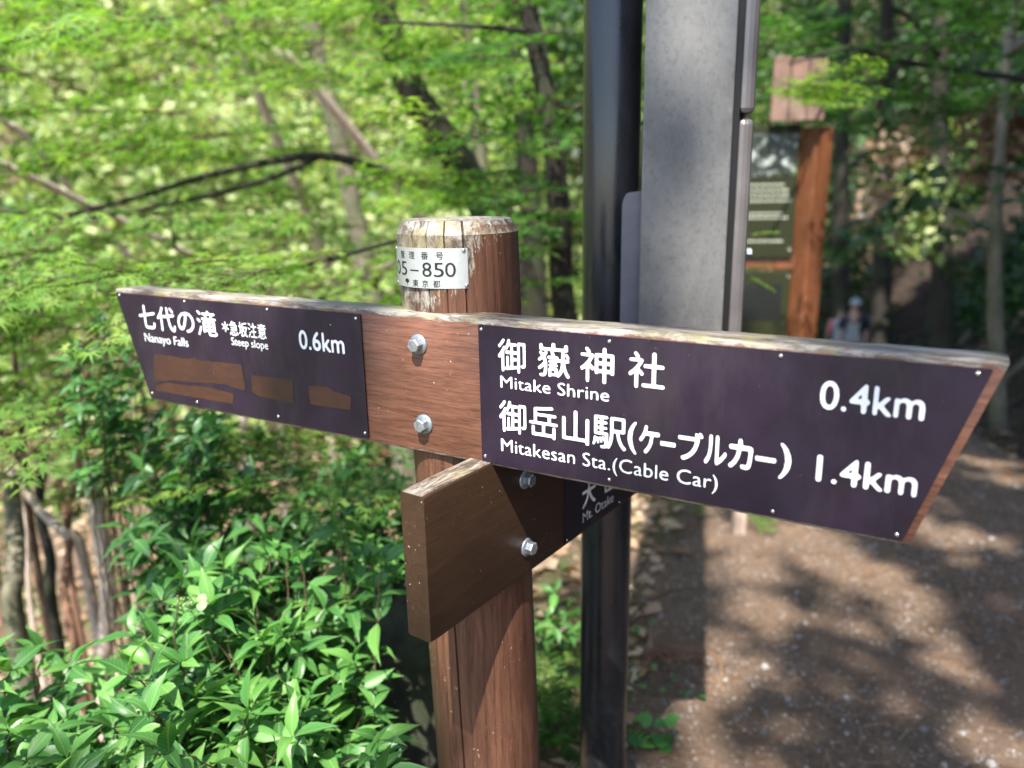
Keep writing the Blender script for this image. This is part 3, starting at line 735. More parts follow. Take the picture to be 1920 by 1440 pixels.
def limb(b, P, r0, r1, n=9, k=5):
    Q = spline(P, k); b.tube(Q, [r0 + (r1 - r0) * i / (len(Q) - 1) for i in range(len(Q))], n, True, .12); return Q
def hit(px, py):                               # where the line of sight meets the terrain
    c0 = Vector((0, 0, CZ)); v = (at(px, py, 1.) - c0); t = .8
    while t < 40:
        p = c0 + v * t
        if p.z < T(p.x, p.y): return p
        t += .04
    return p
BD = lambda u, v: O_B + Vector((math.cos(PSI) * u, math.sin(PSI) * u, v))
GAPS = [(BD(-.60, .05), .06), (BD(-.555, .13), .06), (BD(-.52, .05), .06), (BD(-.56, .0), .05), (BD(-.13, .04), .06), (BD(-.04, .10), .045), (BD(-.02, .01), .05), (BD(.16, .15), .06), (BD(.27, .1), .07), (BD(.33, .16), .05), (BD(.47, .03), .06), (BD(.52, .16), .04),
        (at(860, 1020, .9), .09), (at(900, 1120, .95), .08), (at(935, 1400, .98), .075), (at(960, 1280, .98), .035), (at(800, 480, 1.0), .07), (at(850, 415, 1.0), .06),
        (at(1310, 110, 1.33), .07), (at(1340, 230, 1.33), .05), (at(1250, 60, 1.33), .05), (at(1400, 560, 1.33), .04), (at(1300, 560, 1.33), .03),
        (at(1512, 370, 4.3), .09), (at(1450, 300, 4.3), .12), (at(1500, 560, 4.3), .07), (at(1420, 480, 4.3), .06), (at(1490, 170, 4.2), .25), (at(1480, 160, 3.2), .3), (at(1400, 440, 2.6), .08), (at(1040, 1230, 2.0), .12), (at(1035, 1140, 2.0), .06),
        (at(560, 1060, 1.4), 0.115), (at(640, 1220, 1.25), 0.108), (at(380, 1130, 1.4), 0.101), (at(330, 1330, 1.25), 0.101), (at(120, 1300, 1.4), 0.122), (at(700, 1380, 1.15), 0.065), (at(480, 1290, 1.2), 0.072), (at(680, 1010, 1.6), 0.115), (at(20, 1400, 1.4), 0.086), (at(430, 1000, 1.9), 0.108), (at(250, 1200, 1.5), 0.086), (at(540, 1420, 1.1), .08)]  # spots whose line to the sun is kept clear of crown leaves
for px, py, r_ in ((1370, 1000, .17), (1400, 1050, .16), (1520, 1010, .17), (1575, 1050, .2), (1640, 1090, .2), (1710, 1130, .15), (1420, 1130, .12), (1470, 1145, .1), (1350, 1225, .10), (1390, 1250, .11), (1335, 1290, .1),
                   (1615, 1185, .08), (1740, 1200, .08), (1800, 1260, .09), (1760, 1000, .16), (1830, 1015, .16), (1850, 870, .2), (1900, 900, .16), (1340, 1430, .1), (1430, 1450, .1), (1900, 1420, .1), (1800, 1380, .07), (1290, 1345, .09),
                   (1310, 1000, .1), (1240, 960, .12), (1560, 960, .12)):
    GAPS.append((hit(px, py), r_ * .78))
STREAK = [hit(px, py) for px, py in ((1560, 630), (1600, 610), (1640, 575), (1680, 555), (1725, 510), (1770, 465), (1810, 430), (1860, 390), (1900, 350), (1690, 610))]
for p in STREAK[3:-1]: GAPS.append((p, .42))
STREAK = STREAK[3:-1]
for px, py, d, r_ in ((1700, 300, 9.5, .3), (1735, 400, 9, .4), (1655, 300, 10, .25), (1790, 330, 10.5, .3), (1700, 412, 11, .3)): GAPS.append((at(px, py, d), r_))
def crown(name, parent, root, pos, yaws, sc, sprays, mt, tilt=.18, twig=None, drop=0., gaps=False):
    pos = np.asarray(pos, float)
    if gaps:
        keep = np.ones(len(pos), bool); L_ = -np.array(LD)
        for g0, g1 in GAPS[-60:]:
            q = pos - np.array(g0); a_ = q @ L_; keep &= ~((np.linalg.norm(q - a_[:, None] * L_, axis=1) < g1 + .3) & (a_ > .4))
        pos, yaws, sc = pos[keep], np.asarray(yaws)[keep], np.asarray(sc)[keep]
    n = len(pos)
    if not n: return
    rot = rotmats(n, yaws, rng.normal(drop, tilt, n), rng.normal(0, tilt, n)); pos = pos - np.asarray(root)
    me = scatter(name, [s[0] for s in sprays], pos, rot, sc, mt); link(name, me, parent, kind='stuff')
    if twig:
        # the twig templates ride on the very same transforms
        me = scatter('twigs', [s[1] for s in sprays], pos, rot, sc, twig); link('twigs', me, parent, kind='stuff')
def px_region(n, x0, x1, y0, y1, d0, d1):
    """n points filling a wedge of space between two distances"""
    out = []
    for _ in range(n):
        out.append(tuple(at(rng.uniform(x0, x1), rng.uniform(y0, y1), rng.uniform(d0, d1))))
    return out
def tree(name, label, cat, base, limbs, mt, group=None):
    o = thing(name, label, cat, base, group=group); b = MB()
    for P, r0, r1 in limbs: limb(b, [Vector(p) - Vector(base) for p in P], r0, r1)
    link('trunk', b.mesh('trunk', mt, True), o); return o

# ---- maple with the dark leaning trunk and long level branches, beyond the signpost to the left
def gnd(v): return (v[0], v[1], T(v[0], v[1]) - .1)
A0 = at(985, 560, 5.0); base = gnd((A0.x + .3, A0.y, 0))
tr = [base, at(985, 560, 5.0), at(905, 380, 4.9), at(838, 270, 4.8), at(772, 170, 4.75), at(730, 60, 4.7), at(690, -120, 4.7)]
m1 = tree('maple_tree', 'bright green maple with a dark leaning trunk and long level branches left of the pole', 'tree', base,
   [(tr, .13, .065), ([at(905, 380, 4.9), at(800, 350, 4.6), at(690, 312, 4.3), at(600, 292, 4.2), at(500, 305, 4.15), at(380, 332, 4.1), at(250, 372, 4.0), at(80, 415, 3.9)], .035, .008),
    ([at(600, 292, 4.2), at(520, 330, 4.1), at(400, 365, 4.0), at(250, 395, 4.0), at(90, 420, 3.9)], .018, .006),
    ([at(330, 470, 3.6), at(318, 400, 3.6), at(340, 360, 3.8)], .006, .005)], M_barkd)
P = px_region(30, -60, 760, -40, 250, 3.2, 5.0) + px_region(24, -60, 700, 330, 560, 3.0, 4.4) + px_region(10, 450, 720, 250, 470, 3.6, 5.0) + px_region(22, 560, 1080, -60, 150, 3.6, 5.0) + px_region(12, 860, 1060, 300, 560, 3.0, 4.4)
crown('crown', m1, base, P, rng.normal(3.3, .55, len(P)), rng.uniform(.5, .95, len(P)), SP5, M_maple, .14, M_twig)
# ---- nearer maple whose sprays lie just behind the board ends
base = gnd((.42, 3.1, 0))
m2 = tree('maple_tree', 'maple with fine fresh sprays close behind the numbered post and dark gaps by its trunk', 'tree', base,
   [([base, at(1062, 620, 3.1), at(1050, 420, 3.05), at(1035, 250, 3.0), at(1000, 60, 3.0), at(960, -100, 3.0)], .055, .03),
    ([at(1050, 420, 3.05), at(980, 400, 2.8), at(860, 420, 2.5), at(640, 480, 2.1), at(480, 520, 1.95)], .014, .003),
    ([at(1035, 250, 3.0), at(1085, 200, 2.9), at(1140, 150, 2.8)], .012, .004), ([at(1000, 60, 3.), at(900, 50, 2.9), at(700, 40, 2.8)], .012, .004)], M_barkd)
P = px_region(16, 985, 1110, 180, 560, 2.5, 3.1) + px_region(7, 960, 1120, -40, 150, 2.6, 3.2)
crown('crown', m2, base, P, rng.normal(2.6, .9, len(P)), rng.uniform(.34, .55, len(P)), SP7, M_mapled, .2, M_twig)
P = px_region(15, 420, 800, 455, 600, 1.75, 2.4) + px_region(12, 560, 770, 830, 950, 1.8, 2.3) + px_region(4, 880, 1090, 250, 330, 2.6, 3.0)
crown('low_sprays', m2, base, P, rng.normal(2.9, .6, len(P)), rng.uniform(.32, .5, len(P)), SP7, M_maple, .16, M_twig)
# ---- young maple low on the left
base = gnd((-2.3, 3.3, 0))
m3 = tree('maple_sapling', 'young maple filling the left edge below the pointed end of the board', 'tree', base,
   [([base, at(60, 1000, 3.6), at(40, 800, 3.3), at(20, 600, 3.2)], .02, .008), ([at(40, 800, 3.3), at(200, 720, 3.0), at(330, 690, 2.8)], .008, .003), ([at(60, 900, 3.4), at(-20, 780, 3.2), at(-80, 700, 3.0)], .008, .003)], M_twig)
P = px_region(30, -60, 250, 560, 820, 2.2, 3.4) + px_region(12, -60, 300, 480, 600, 2.2, 3.2) + px_region(5, -60, 110, 820, 900, 2.7, 3.2)
crown('crown', m3, base, P, rng.normal(3.0, .9, len(P)), rng.uniform(.32, .55, len(P)), SP7, M_maple, .22, M_twig)
# ---- spray of bright maple hanging in front of the information board, and the dark one above the path
base = gnd((4.6, 5.4, 0))
m4 = tree('maple_tree', 'maple leaning over the path with dark green sprays at the top right', 'tree', base,
   [([base, (4.5, 5.3, .6), (4.2, 5.1, 2.0), (3.7, 4.9, 3.2)], .09, .05), ([(4.2, 5.1, 2.0), at(1720, 120, 4.6), at(1600, 90, 4.2), at(1480, 120, 3.8)], .02, .005), ([(3.9, 5.0, 2.8), at(1700, -10, 4.4), at(1500, -30, 4.0)], .02, .005)], M_barkd)
P = px_region(26, 1430, 1940, -60, 120, 3.6, 5.4) + px_region(12, 1560, 1940, 120, 250, 4.4, 6.0) + px_region(7, 1560, 1700, 430, 500, 6, 8)
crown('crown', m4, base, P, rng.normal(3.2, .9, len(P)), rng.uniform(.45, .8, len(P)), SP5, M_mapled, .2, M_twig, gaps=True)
P = px_region(9, 1425, 1540, 125, 200, 3.0, 3.5)
crown('sunlit_spray', m4, base, P, rng.normal(.3, .4, len(P)), rng.uniform(.22, .34, len(P)), SP7, M_maple, .2, M_twig)
P = [at(1400, 440, 2.6), at(1400, 515, 2.6), at(1395, 505, 2.7)]
crown('low_sprays', m4, base, P, np.array([.2, -.1, .4]), np.array([.11, .11, .1]), SP7, M_maple, .2, M_twig)

# ---- middle-distance trees on the left, each with its own trunk
def simple_tree(name, label, cat, base, top, r0, h, cw, mt, lm, sprays, n, group=None, sc=(.9, 1.5), cz=.6, dead=False):
    b0 = Vector(base); t0 = Vector(top); mid = b0.lerp(t0, .5) + Vector((rng.normal(0, .12), rng.normal(0, .12), 0))
    limbs = [([b0, mid, t0], r0, r0 * .45)]
    for _ in range(4 if base[0] > 1.5 else 1):
        s = b0.lerp(t0, rng.uniform(.45, .95)); a = rng.uniform(0, 6.28); ln = cw * rng.uniform(.5, .9)
        limbs.append(([s, s + Vector((math.cos(a) * ln * .5, math.sin(a) * ln * .5, ln * .25)), s + Vector((math.cos(a) * ln, math.sin(a) * ln, ln * .35))], r0 * .35, r0 * .08))
    o = tree(name, label, cat, base, limbs, mt, group)
    if n:
        u = rng.normal(0, 1, (n, 3)); u /= np.linalg.norm(u, axis=1)[:, None]; u *= rng.uniform(.35, 1, (n, 1)) ** .5
        c = b0.lerp(t0, .85); P = np.array(c) + u * np.array([cw, cw, h])
        crown('crown', o, base, P, rng.uniform(0, 6.28, n), rng.uniform(*sc, n), sprays, lm, .3, gaps=base[0] > 1.5)
    return o
def up(px, py, d, px2, py2, d2=None):
    v = at(px, py, d); return gnd(v), at(px2, py2, d2 or d)
b_, t_ = up(905, 620, 7.0, 862, 100); simple_tree('slender_tree', 'slim grey-green trunk standing upright behind the numbered post', 'tree', b_, at(855, -120, 7.), .085, 1.0, 1.2, M_barkg, M_maple, SPC, 14, sc=(.5, .9))
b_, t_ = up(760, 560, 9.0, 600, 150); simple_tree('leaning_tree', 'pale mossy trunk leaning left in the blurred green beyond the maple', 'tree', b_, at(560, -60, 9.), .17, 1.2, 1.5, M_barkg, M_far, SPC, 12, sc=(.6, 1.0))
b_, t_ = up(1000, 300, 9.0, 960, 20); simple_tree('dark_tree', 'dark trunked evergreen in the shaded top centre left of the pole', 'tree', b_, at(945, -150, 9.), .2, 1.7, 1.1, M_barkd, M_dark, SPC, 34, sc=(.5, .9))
for px0, py0, px1, py1, d, rr, lab in ((30, 560, 30, 560, 0, 0, 0),) if False else (
    (430, 45, 395, -30, 8.5, .06, 'pale dead branch poking down at the top edge above the maple'),
    (600, 175, 520, 105, 8.0, .06, 'pinkish bare trunk fragment slanting behind the maple leaves, upper centre left'),
    (90, 305, 15, 235, 6.5, .028, 'thin whitish dead branch slanting down at the left edge'),
    (75, 340, -10, 322, 6.0, .03, 'short pale level branch at the far left edge')):
    a, c = at(px0, py0, d), at(px1, py1, d * .97); e = a.lerp(c, 1.35); bs = gnd((a.x, a.y + .5, 0)); f0 = Vector(bs)
    f0 = a.copy()
    while f0.z > T(f0.x, f0.y) - .1 and (f0 - a).length < 9: f0 = f0 + (a - c).normalized() * .1 + Vector((0, .012, -.03))
    bs = tuple(f0); tree('dead_tree', lab, 'dead tree', bs, [([f0, f0.lerp(a, .5) + Vector((.05, .0, -.06)), a, c, e], rr, rr * .8)], M_barkp if 'pink' in lab or 'pale' in lab or 'whitish' in lab else M_barkg)

# ---- dead stems, saplings and logs on the slope at the left
stems = [((195, 1300, 2.9), (205, 1120, 2.9), (180, 960, 3.0), (170, 860, 3.1), .035, M_barkp, 'thick pale bleached stem rising through the shrub at the left'),
 ((160, 1060, 3.2), (120, 1000, 3.2), (80, 960, 3.3), (20, 880, 3.4), .022, M_barkp, 'pale dead stem leaning left on the litter slope'),
 ((30, 1180, 3.0), (28, 1080, 3.0), (30, 1000, 3.1), (20, 900, 3.2), .038, M_barkg, 'grey upright sapling trunk at the lower left edge'),
 ((100, 1150, 3.3), (95, 1050, 3.3), (75, 960, 3.4), (80, 850, 3.5), .024, M_barkd, 'dark thin trunk beside the grey sapling on the slope'),
 ((290, 960, 3.6), (285, 900, 3.6), (275, 850, 3.6), (280, 780, 3.7), .02, M_barkp, 'short light stub standing behind the deep green shrub'),
 ((462, 900, 3.9), (465, 830, 3.9), (455, 780, 3.9), (460, 720, 4.0), .028, M_barkp, 'pale stick standing upright below the left sign plate'),
 ((625, 1000, 4.2), (622, 930, 4.2), (628, 880, 4.2), (618, 820, 4.3), .032, M_barkp, 'light trunk glimpsed between shrubs left of the lower arm'),
 ((140, 1210, 3.0), (120, 1110, 3.1), (130, 1010, 3.2), (110, 900, 3.4), .018, M_barkr, 'reddish thin stem on the slope at the left'),
 ((590, 860, 4.6), (500, 830, 4.6), (420, 800, 4.6), (330, 790, 4.6), .02, M_barkr, 'brown fallen branch lying across the slope under the sign'),
 ((60, 1010, 3.6), (150, 950, 3.7), (240, 930, 3.8), (330, 960, 3.9), .018, M_barkp, 'thin pale fallen branch crossing the stems on the slope')]
for a, b1, c, d, rr, mt_, lab in stems:
    P = [at(*a), at(*b1), at(*c), at(*d)]; f0 = Vector(gnd(P[0])) if 'fallen' not in lab else P[0]
    bs = gnd(P[0]); P = [f0] + P if 'fallen' not in lab else P
    if 'fallen' in lab: P = [Vector((p.x, p.y, T(p.x, p.y) + rr + .04)) for p in P]; bs = tuple(P[0])
    tree('fallen_branch' if 'fallen' in lab else 'dead_sapling' if mt_ is not M_barkg else 'sapling', lab, 'branch' if 'fallen' in lab or 'stick' in lab else 'sapling', bs, [(P, rr, rr * .7)], mt_)
for k, (px, py, py2, d, rr) in enumerate(((60, 1150, 870, 4.2, .016), (130, 1050, 830, 4.6, .02), (215, 1000, 800, 4.4, .015), (250, 1100, 900, 4.0, .012), (350, 900, 760, 4.8, .02), (400, 880, 740, 4.5, .015), (530, 900, 740, 5.0, .02), (570, 940, 800, 4.8, .014), (690, 900, 780, 5.2, .025), (715, 960, 850, 4.8, .016), (5, 1150, 950, 3.9, .02), (310, 1000, 860, 4.2, .013))):
    a = at(px, py, d); bs = gnd(a); c = at(px + rng.normal(0, 22), py2, d)
    tree('bare_sapling', ('thin pale bare sapling in the blurred undergrowth on the left slope', 'thin reddish bare sapling in the blurred undergrowth on the left slope', 'thin dark bare sapling in the blurred undergrowth on the left slope')[k % 3], 'sapling', bs, [([Vector(bs), a, c, c + (c - a) * 1.2], rr, rr * .6)], (M_barkp, M_barkr, M_barkd)[k % 3], ('thin pale', 'thin reddish', 'thin dark')[k % 3] + ' saplings on the slope left of the signpost')

# ------------------------------------------------------------------ far hillside foliage and ground cover
def cover(name, n, xr, yr, zr, smin, smax, mt, tpl, filt=None, dens=1.3, thr=0., k=0, tilt=.9):
    x = rng.uniform(*xr, n * 3); y = rng.uniform(*yr, n * 3)
    keep = vn(x, y, dens, k) + rng.normal(0, .35, n * 3) > thr
    if filt is not None: keep &= filt(x, y)
    x, y = x[keep][:n], y[keep][:n]; m = len(x)
    z = ter(x, y) + rng.uniform(*zr, m) * (.35 + .65 * np.clip(vn(x, y, dens * 1.4, k + 5) + .6, 0, 1.4))
    me = scatter(name, tpl, np.stack([x, y, z], 1), rotmats(m, rng.uniform(0, 6.28, m), rng.normal(0, tilt * .6, m), rng.normal(0, tilt * .6, m)), rng.uniform(smin, smax, m), mt)
    return link(name, me, kind='stuff')
S_ = lambda x, y: x - xc(y)
AZ = lambda x, y: np.degrees(np.arctan2(x, y))
vis = lambda x, y: (np.abs(AZ(x, y)) < 40) & (y > 0)
fl_ = lambda x, y: vis(x, y) & (-S_(x, y) - HW > 1.2) & (.87 * y - .5 * x > 9.2 + .5 * vn(x, y, 1.1))
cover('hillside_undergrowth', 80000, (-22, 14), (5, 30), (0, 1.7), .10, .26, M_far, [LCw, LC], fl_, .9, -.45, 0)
cover('hillside_shrub_layer', 30000, (-22, 14), (5, 30), (0, 1.9), .10, .22, M_maple, [LCw, LC], fl_, .7, .0, 4)
cover('hillside_shade_leaves', 14000, (-22, 14), (6, 30), (0, 2.2), .10, .24, M_dark, [LCw, LC], fl_, .55, .42, 11)  # dark leaves added to imitate shaded voids in the foliage
M_dryp = leaf_mat('sunlit_tone_dry_leaf', (.16, .09, .05), (.42, .29, .19), (.74, .60, .47), .2, .8, .2)  # paler copy of dry_leaf, sunlight put into the colour
cover('leaf_litter', 26000, (-10, 3), (1.2, 12), (0, .03), .05, .12, M_dryp, [LC, LCw], lambda x, y: vis(x, y) & (-S_(x, y) - HW > .0), 2., -.6, 2, .35)
cover('hillside_litter', 5000, (-16, 10), (7, 24), (0, .25), .10, .26, M_dry, [LC, LCw], lambda x, y: vis(x, y) & (-S_(x, y) - HW > 2), 1.2, .35, 9, .6)
cover('slope_ground_cover', 3000, (-8, 2), (2.0, 8), (0, .30), .04, .09, M_maple, [LCw], lambda x, y: vis(x, y) & (-S_(x, y) - HW > .5), 1.8, .45, 6, .8)

# ------------------------------------------------------------------ foreground shrubs with lance-shaped leaves
def lance_template(w_, droop, fold, tipc, seed):
    r = random.Random(seed); ts = [0, .06, .2, .36, .54, .72, .87, 1]; ws = [.0, .25, .76, 1., .88, .5, .17, 0]
    V = []; UV = []; twist = r.uniform(-.25, .25)
    for t, q in zip(ts, ws):
        hw = q * w_ / 2; z = -droop * t * t + .03 * math.sin(t * 3.1); x = t * (1 - .12 * droop)
        sk = twist * t * hw; y0 = tipc * t * t
        wav = .012 * math.sin(t * 11 + seed)
        V += [(x, y0, z), (x - .02, y0 + hw, z + fold * hw + sk + wav), (x - .02, y0 - hw, z + fold * hw - sk + wav)]; UV += [(t, .5), (t, .5 + q * .5), (t, .5 - q * .5)]
    F = []
    for i in range(len(ts) - 1):
        a = i * 3; b = a + 3
        F += [(a, b, b + 1), (a, b + 1, a + 1), (a, a + 2, b + 2), (a, b + 2, b)]
    # petiole joins at the origin; first side verts are degenerate on purpose with width 0
    return np.array(V), np.array(F), np.array(UV)
LT = [lance_template(w_, d, f, c, k) for k, (w_, d, f, c) in enumerate(((.35, .25, .35, .06), (.31, .38, .5, -.09), (.38, .15, .25, .0), (.30, .5, .4, .12), (.34, .33, .7, -.04), (.36, .1, .45, .07)))]
def set_uv(me, uvv):
    l = np.zeros(len(me.loops), np.int32); me.loops.foreach_get('vertex_index', l)
    u = me.uv_layers.new(name='UVMap'); u.data.foreach_set('uv', uvv[l].astype(np.float32).ravel())
def leaf_meshes(mt):
    out = []
    for V, F, UV in LT:
        me = npmesh('leaf', V, F, mt, True); set_uv(me, UV); out.append(me)
    return out
def shrub(name, label, base, stems, mt, leaf_len, n_ind, group=None, node=.045, frac=.55, stem_mt=None, cat='shrub', lam=1.0, seed=1, sr=.0028):
    r = np.random.default_rng(seed); o = thing(name, label, cat, base, group=group); bb = MB(); LV = []
    B = Vector(base); cams = Vector((0, 0, CZ))
    for f0, tip in stems:
        f0 = Vector(f0); tip = Vector(tip); d = tip - f0
        ctl = f0 + Vector((d.x * .25, d.y * .25, d.z * .75 + .08)) + Vector(r.normal(0, .03, 3))
        pts = []; n = max(6, int(d.length / .03))
        for i in range(n + 1):
            t = i / n; p = f0 * (1 - t) ** 2 + ctl * 2 * t * (1 - t) + tip * t * t; pts.append(p + Vector(r.normal(0, .0022, 3)))
        bb.tube([p - B for p in pts], [sr * (1.25 - .85 * i / n) for i in range(n + 1)], 5, False)
        ln = sum((pts[i + 1] - pts[i]).length for i in range(n)); s = 0; nxt = ln * (1 - frac); k = int(r.integers(0, 2))
        def leaf(p, dr, sc):
            dr = dr.normalized(); nz = Vector((0, 0, 1)); yv = nz.cross(dr)
            if yv.length < .1: yv = Vector((1, 0, 0))
            yv.normalize(); zv = dr.cross(yv); rl = r.normal(0, .38)
            y2 = yv * math.cos(rl) + zv * math.sin(rl); z2 = dr.cross(y2)
            M_ = np.array([[dr.x, y2.x, z2.x], [dr.y, y2.y, z2.y], [dr.z, y2.z, z2.z]])
            LV.append((p + dr * .004, M_, sc * leaf_len))
        for i in range(n):
            s += (pts[i + 1] - pts[i]).length
            if s >= nxt and i < n - 1:
                ax_ = (pts[i + 1] - pts[i]).normalized(); a = ax_.orthogonal().normalized(); h = Vector((0, 0, 1)).cross(ax_)
                if h.length > .1: a = h.normalized()
                b_ = ax_.cross(a); side = a if k % 2 == 0 else (a * .75 + b_ * .66)
                pr = (s / ln); sz = (.75 + .45 * math.sin(min(1, (1 - pr) * 3 + .25) * 1.57)) * r.uniform(.55, 1.12)
                for q in (-1, 1):
                    if r.random() < .07: continue
                    leaf(pts[i], side * q * r.uniform(.7, 1.05) + ax_ * r.uniform(.3, .7) + Vector((0, 0, r.uniform(-.5, .12))), sz)
                nxt += node * r.uniform(.8, 1.25) * lam; k += 1
        ax_ = (pts[-1] - pts[-3]).normalized(); a = ax_.orthogonal().normalized()
        for q in range(3 + int(r.integers(0, 2))):
            an = q * 1.7 + r.normal(0, .3); sd = a * math.cos(an) + ax_.cross(a) * math.sin(an)
            leaf(pts[-1], sd * .8 + ax_ * r.uniform(.3, 1.) + Vector((0, 0, r.uniform(-.35, .2))), r.uniform(.6, 1.))
    link('stems', bb.mesh('stems', stem_mt or M_twig, True), o)
    LV.sort(key=lambda q: (q[0] - cams).length - q[2] * 3)
    ms = leaf_meshes(mt)
    for i, (p, M_, sc) in enumerate(LV[:n_ind]):
        mm = Matrix(M_.tolist()).to_4x4() @ Matrix.Scale(sc, 4); mm.translation = p - B; link('leaf', ms[i % len(ms)], o, mm)
    rest = LV[n_ind:]
    if rest:
        pos = np.array([tuple(q[0] - B) for q in rest]); rot = np.array([q[1] for q in rest]); sc = np.array([q[2] for q in rest])
        me = scatter('foliage', [(V, F) for V, F, _ in LT], pos, rot, sc, mt, True)
        uv = []; pick = np.arange(len(rest)) % len(LT)
        for k, (_, _, UV) in enumerate(LT): uv.append(np.tile(UV, (int((pick == k).sum()), 1)))
        set_uv(me, np.concatenate(uv)); link('foliage', me, o, kind='stuff')
    return o
def tips(poly, n, d0, d1, seed):
    r = np.random.default_rng(seed); out = []
    xs = [p[0] for p in poly]; ys = [p[1] for p in poly]
    def ins(x, y):
        c = False
        for i in range(len(poly)):
            (x1, y1), (x2, y2) = poly[i], poly[i - 1]
            if (y1 > y) != (y2 > y) and x < (x2 - x1) * (y - y1) / (y2 - y1) + x1: c = not c
        return c
    while len(out) < n:
        x, y = r.uniform(min(xs), max(xs)), r.uniform(min(ys), max(ys))
        if ins(x, y):
            f = (y - min(ys)) / (max(ys) - min(ys)); out.append(at(x, y, d1 + (d0 - d1) * (f * .8 + r.uniform(-.1, .3))))
    return out
def stemset(base, T_, spread, seed):
    r = np.random.default_rng(seed); out = []
    for t in T_:
        f = Vector((base[0] + r.normal(0, spread), base[1] + r.normal(0, spread), 0)); f = f.lerp(Vector((t.x, t.y, 0)), .35); f.z = T(f.x, f.y) - .02
        out.append((f, t))
    return out
P1 = [(235, 1110), (330, 1080), (470, 1010), (560, 985), (660, 960), (735, 985), (720, 1075), (680, 1130), (690, 1250), (730, 1300), (800, 1270), (800, 1420), (760, 1530), (260, 1530), (230, 1300)]
bs = (-.52, 1.25); bs = (bs[0], bs[1], T(*bs) - .02)
shrub('leafy_shrub', 'sunlit shrub with glossy pointed leaves in the foreground, crowding up to the wooden post', bs, stemset(bs, tips(P1, 125, .98, 1.62, 3), .12, 4), M_lance, .078, 300, seed=5, frac=.45, node=.055)
P2 = [(-60, 1200), (60, 1215), (150, 1190), (230, 1230), (330, 1250), (360, 1400), (330, 1560), (-60, 1560)]
bs = (-1.0, 1.2); bs = (bs[0], bs[1], T(*bs) - .02)
shrub('leafy_shrub', 'lower leafy shrub filling the bottom left corner in front of the bleached stem', bs, stemset(bs, tips(P2, 75, 1.05, 1.7, 8), .15, 9), M_lance, .075, 250, seed=6, frac=.45, node=.055)
P3 = [(240, 770), (350, 740), (480, 770), (540, 830), (640, 850), (740, 820), (740, 960), (640, 1000), (480, 1060), (330, 1100), (250, 1040), (215, 900)]
bs = (-.9, 2.0); bs = (bs[0], bs[1], T(*bs) - .02)
shrub('dark_shrub', 'deeper green shrub with broad drooping leaves below the left sign plate, behind the sunlit one', bs, stemset(bs, tips(P3, 46, 1.65, 2.2, 12), .15, 13), M_lance2, .088, 160, seed=7, frac=.6)
P4 = [(160, 600), (250, 590), (270, 700), (200, 760), (140, 680)]
bs = (-1.3, 2.2); bs = (bs[0], bs[1], T(*bs) - .02)
shrub('dark_shrub', 'tall thin shrub shoots with bluish green leaves at the left tip of the board', bs, stemset(bs, tips(P4, 12, 1.9, 2.2, 22), .1, 23) + stemset(bs, tips([(380, 770), (440, 780), (420, 830), (360, 820)], 6, 1.8, 2.0, 24), .1, 25), M_lance2, .07, 60, seed=8, frac=.2)
P5 = [(640, 860), (760, 850), (770, 1000), (740, 1090), (690, 1080), (640, 960)]
bs = (-.42, 1.9); bs = (bs[0], bs[1], T(*bs) - .02)
shrub('leafy_shrub', 'fine leaved light green shrub seen between the dark shrub and the lower arm board', bs, stemset(bs, tips(P5, 48, 1.6, 1.95, 32), .12, 33), M_lance, .055, 80, seed=9, frac=.6)
# loose flower spray on the shrub
bs = Vector(at(372, 1135, 1.28)); o = thing('flower_spray', 'small pale green flower spray with two papery sepals on the foreground shrub', 'flower', bs)
b = MB(); b.tube([Vector((.02, .03, -.22)), Vector((0, 0, -.04)), Vector((-.02, 0, 0)), Vector((-.035, 0, .004))], .0012, 5)
for i in range(12): p = Vector((-.012 - random.random() * .03, 0, -.004)); b.tube([p, p + Vector((random.gauss(0, .006), random.gauss(0, .006), .008))], .0005, 3)
link('stem', b.mesh('stem', M_stemg), o)
M_bud = flat('pale_green_bud', (.30, .42, .12), .6); M_sep = flat('pale_sepal', (.25, .38, .16), .6)
n = 34; V = np.array([(1, 0, 0), (-1, 0, 0), (0, 1, 0), (0, -1, 0), (0, 0, 1), (0, 0, -1)]); F = np.array([(0, 2, 4), (2, 1, 4), (1, 3, 4), (3, 0, 4), (2, 0, 5), (1, 2, 5), (3, 1, 5), (0, 3, 5)])
pos = np.stack([rng.uniform(-.045, -.005, n), rng.normal(0, .008, n), rng.uniform(0, .014, n)], 1)
link('buds', scatter('buds', [(V, F)], pos, rotmats(n, rng.uniform(0, 6, n), 0 * pos[:, 0], 0 * pos[:, 0]), rng.uniform(.0012, .0022, n), M_bud, True), o, kind='stuff')
for a, t_ in ((-.3, .3), (.9, -.4)):
    mm = Matrix.Translation((0, -.003, .006)) @ Euler((.7, t_, a)).to_matrix().to_4x4()
    V = [(0, 0, 0)] + [(.009 + .009 * math.cos(R(k)), .0085 * math.sin(R(k)), .002 * math.cos(R(k * 2))) for k in range(0, 360, 30)]
    link('sepal', mesh('sepal', V, [(0, i, i % 12 + 1) for i in range(1, 13)], M_sep, True), o, mm)

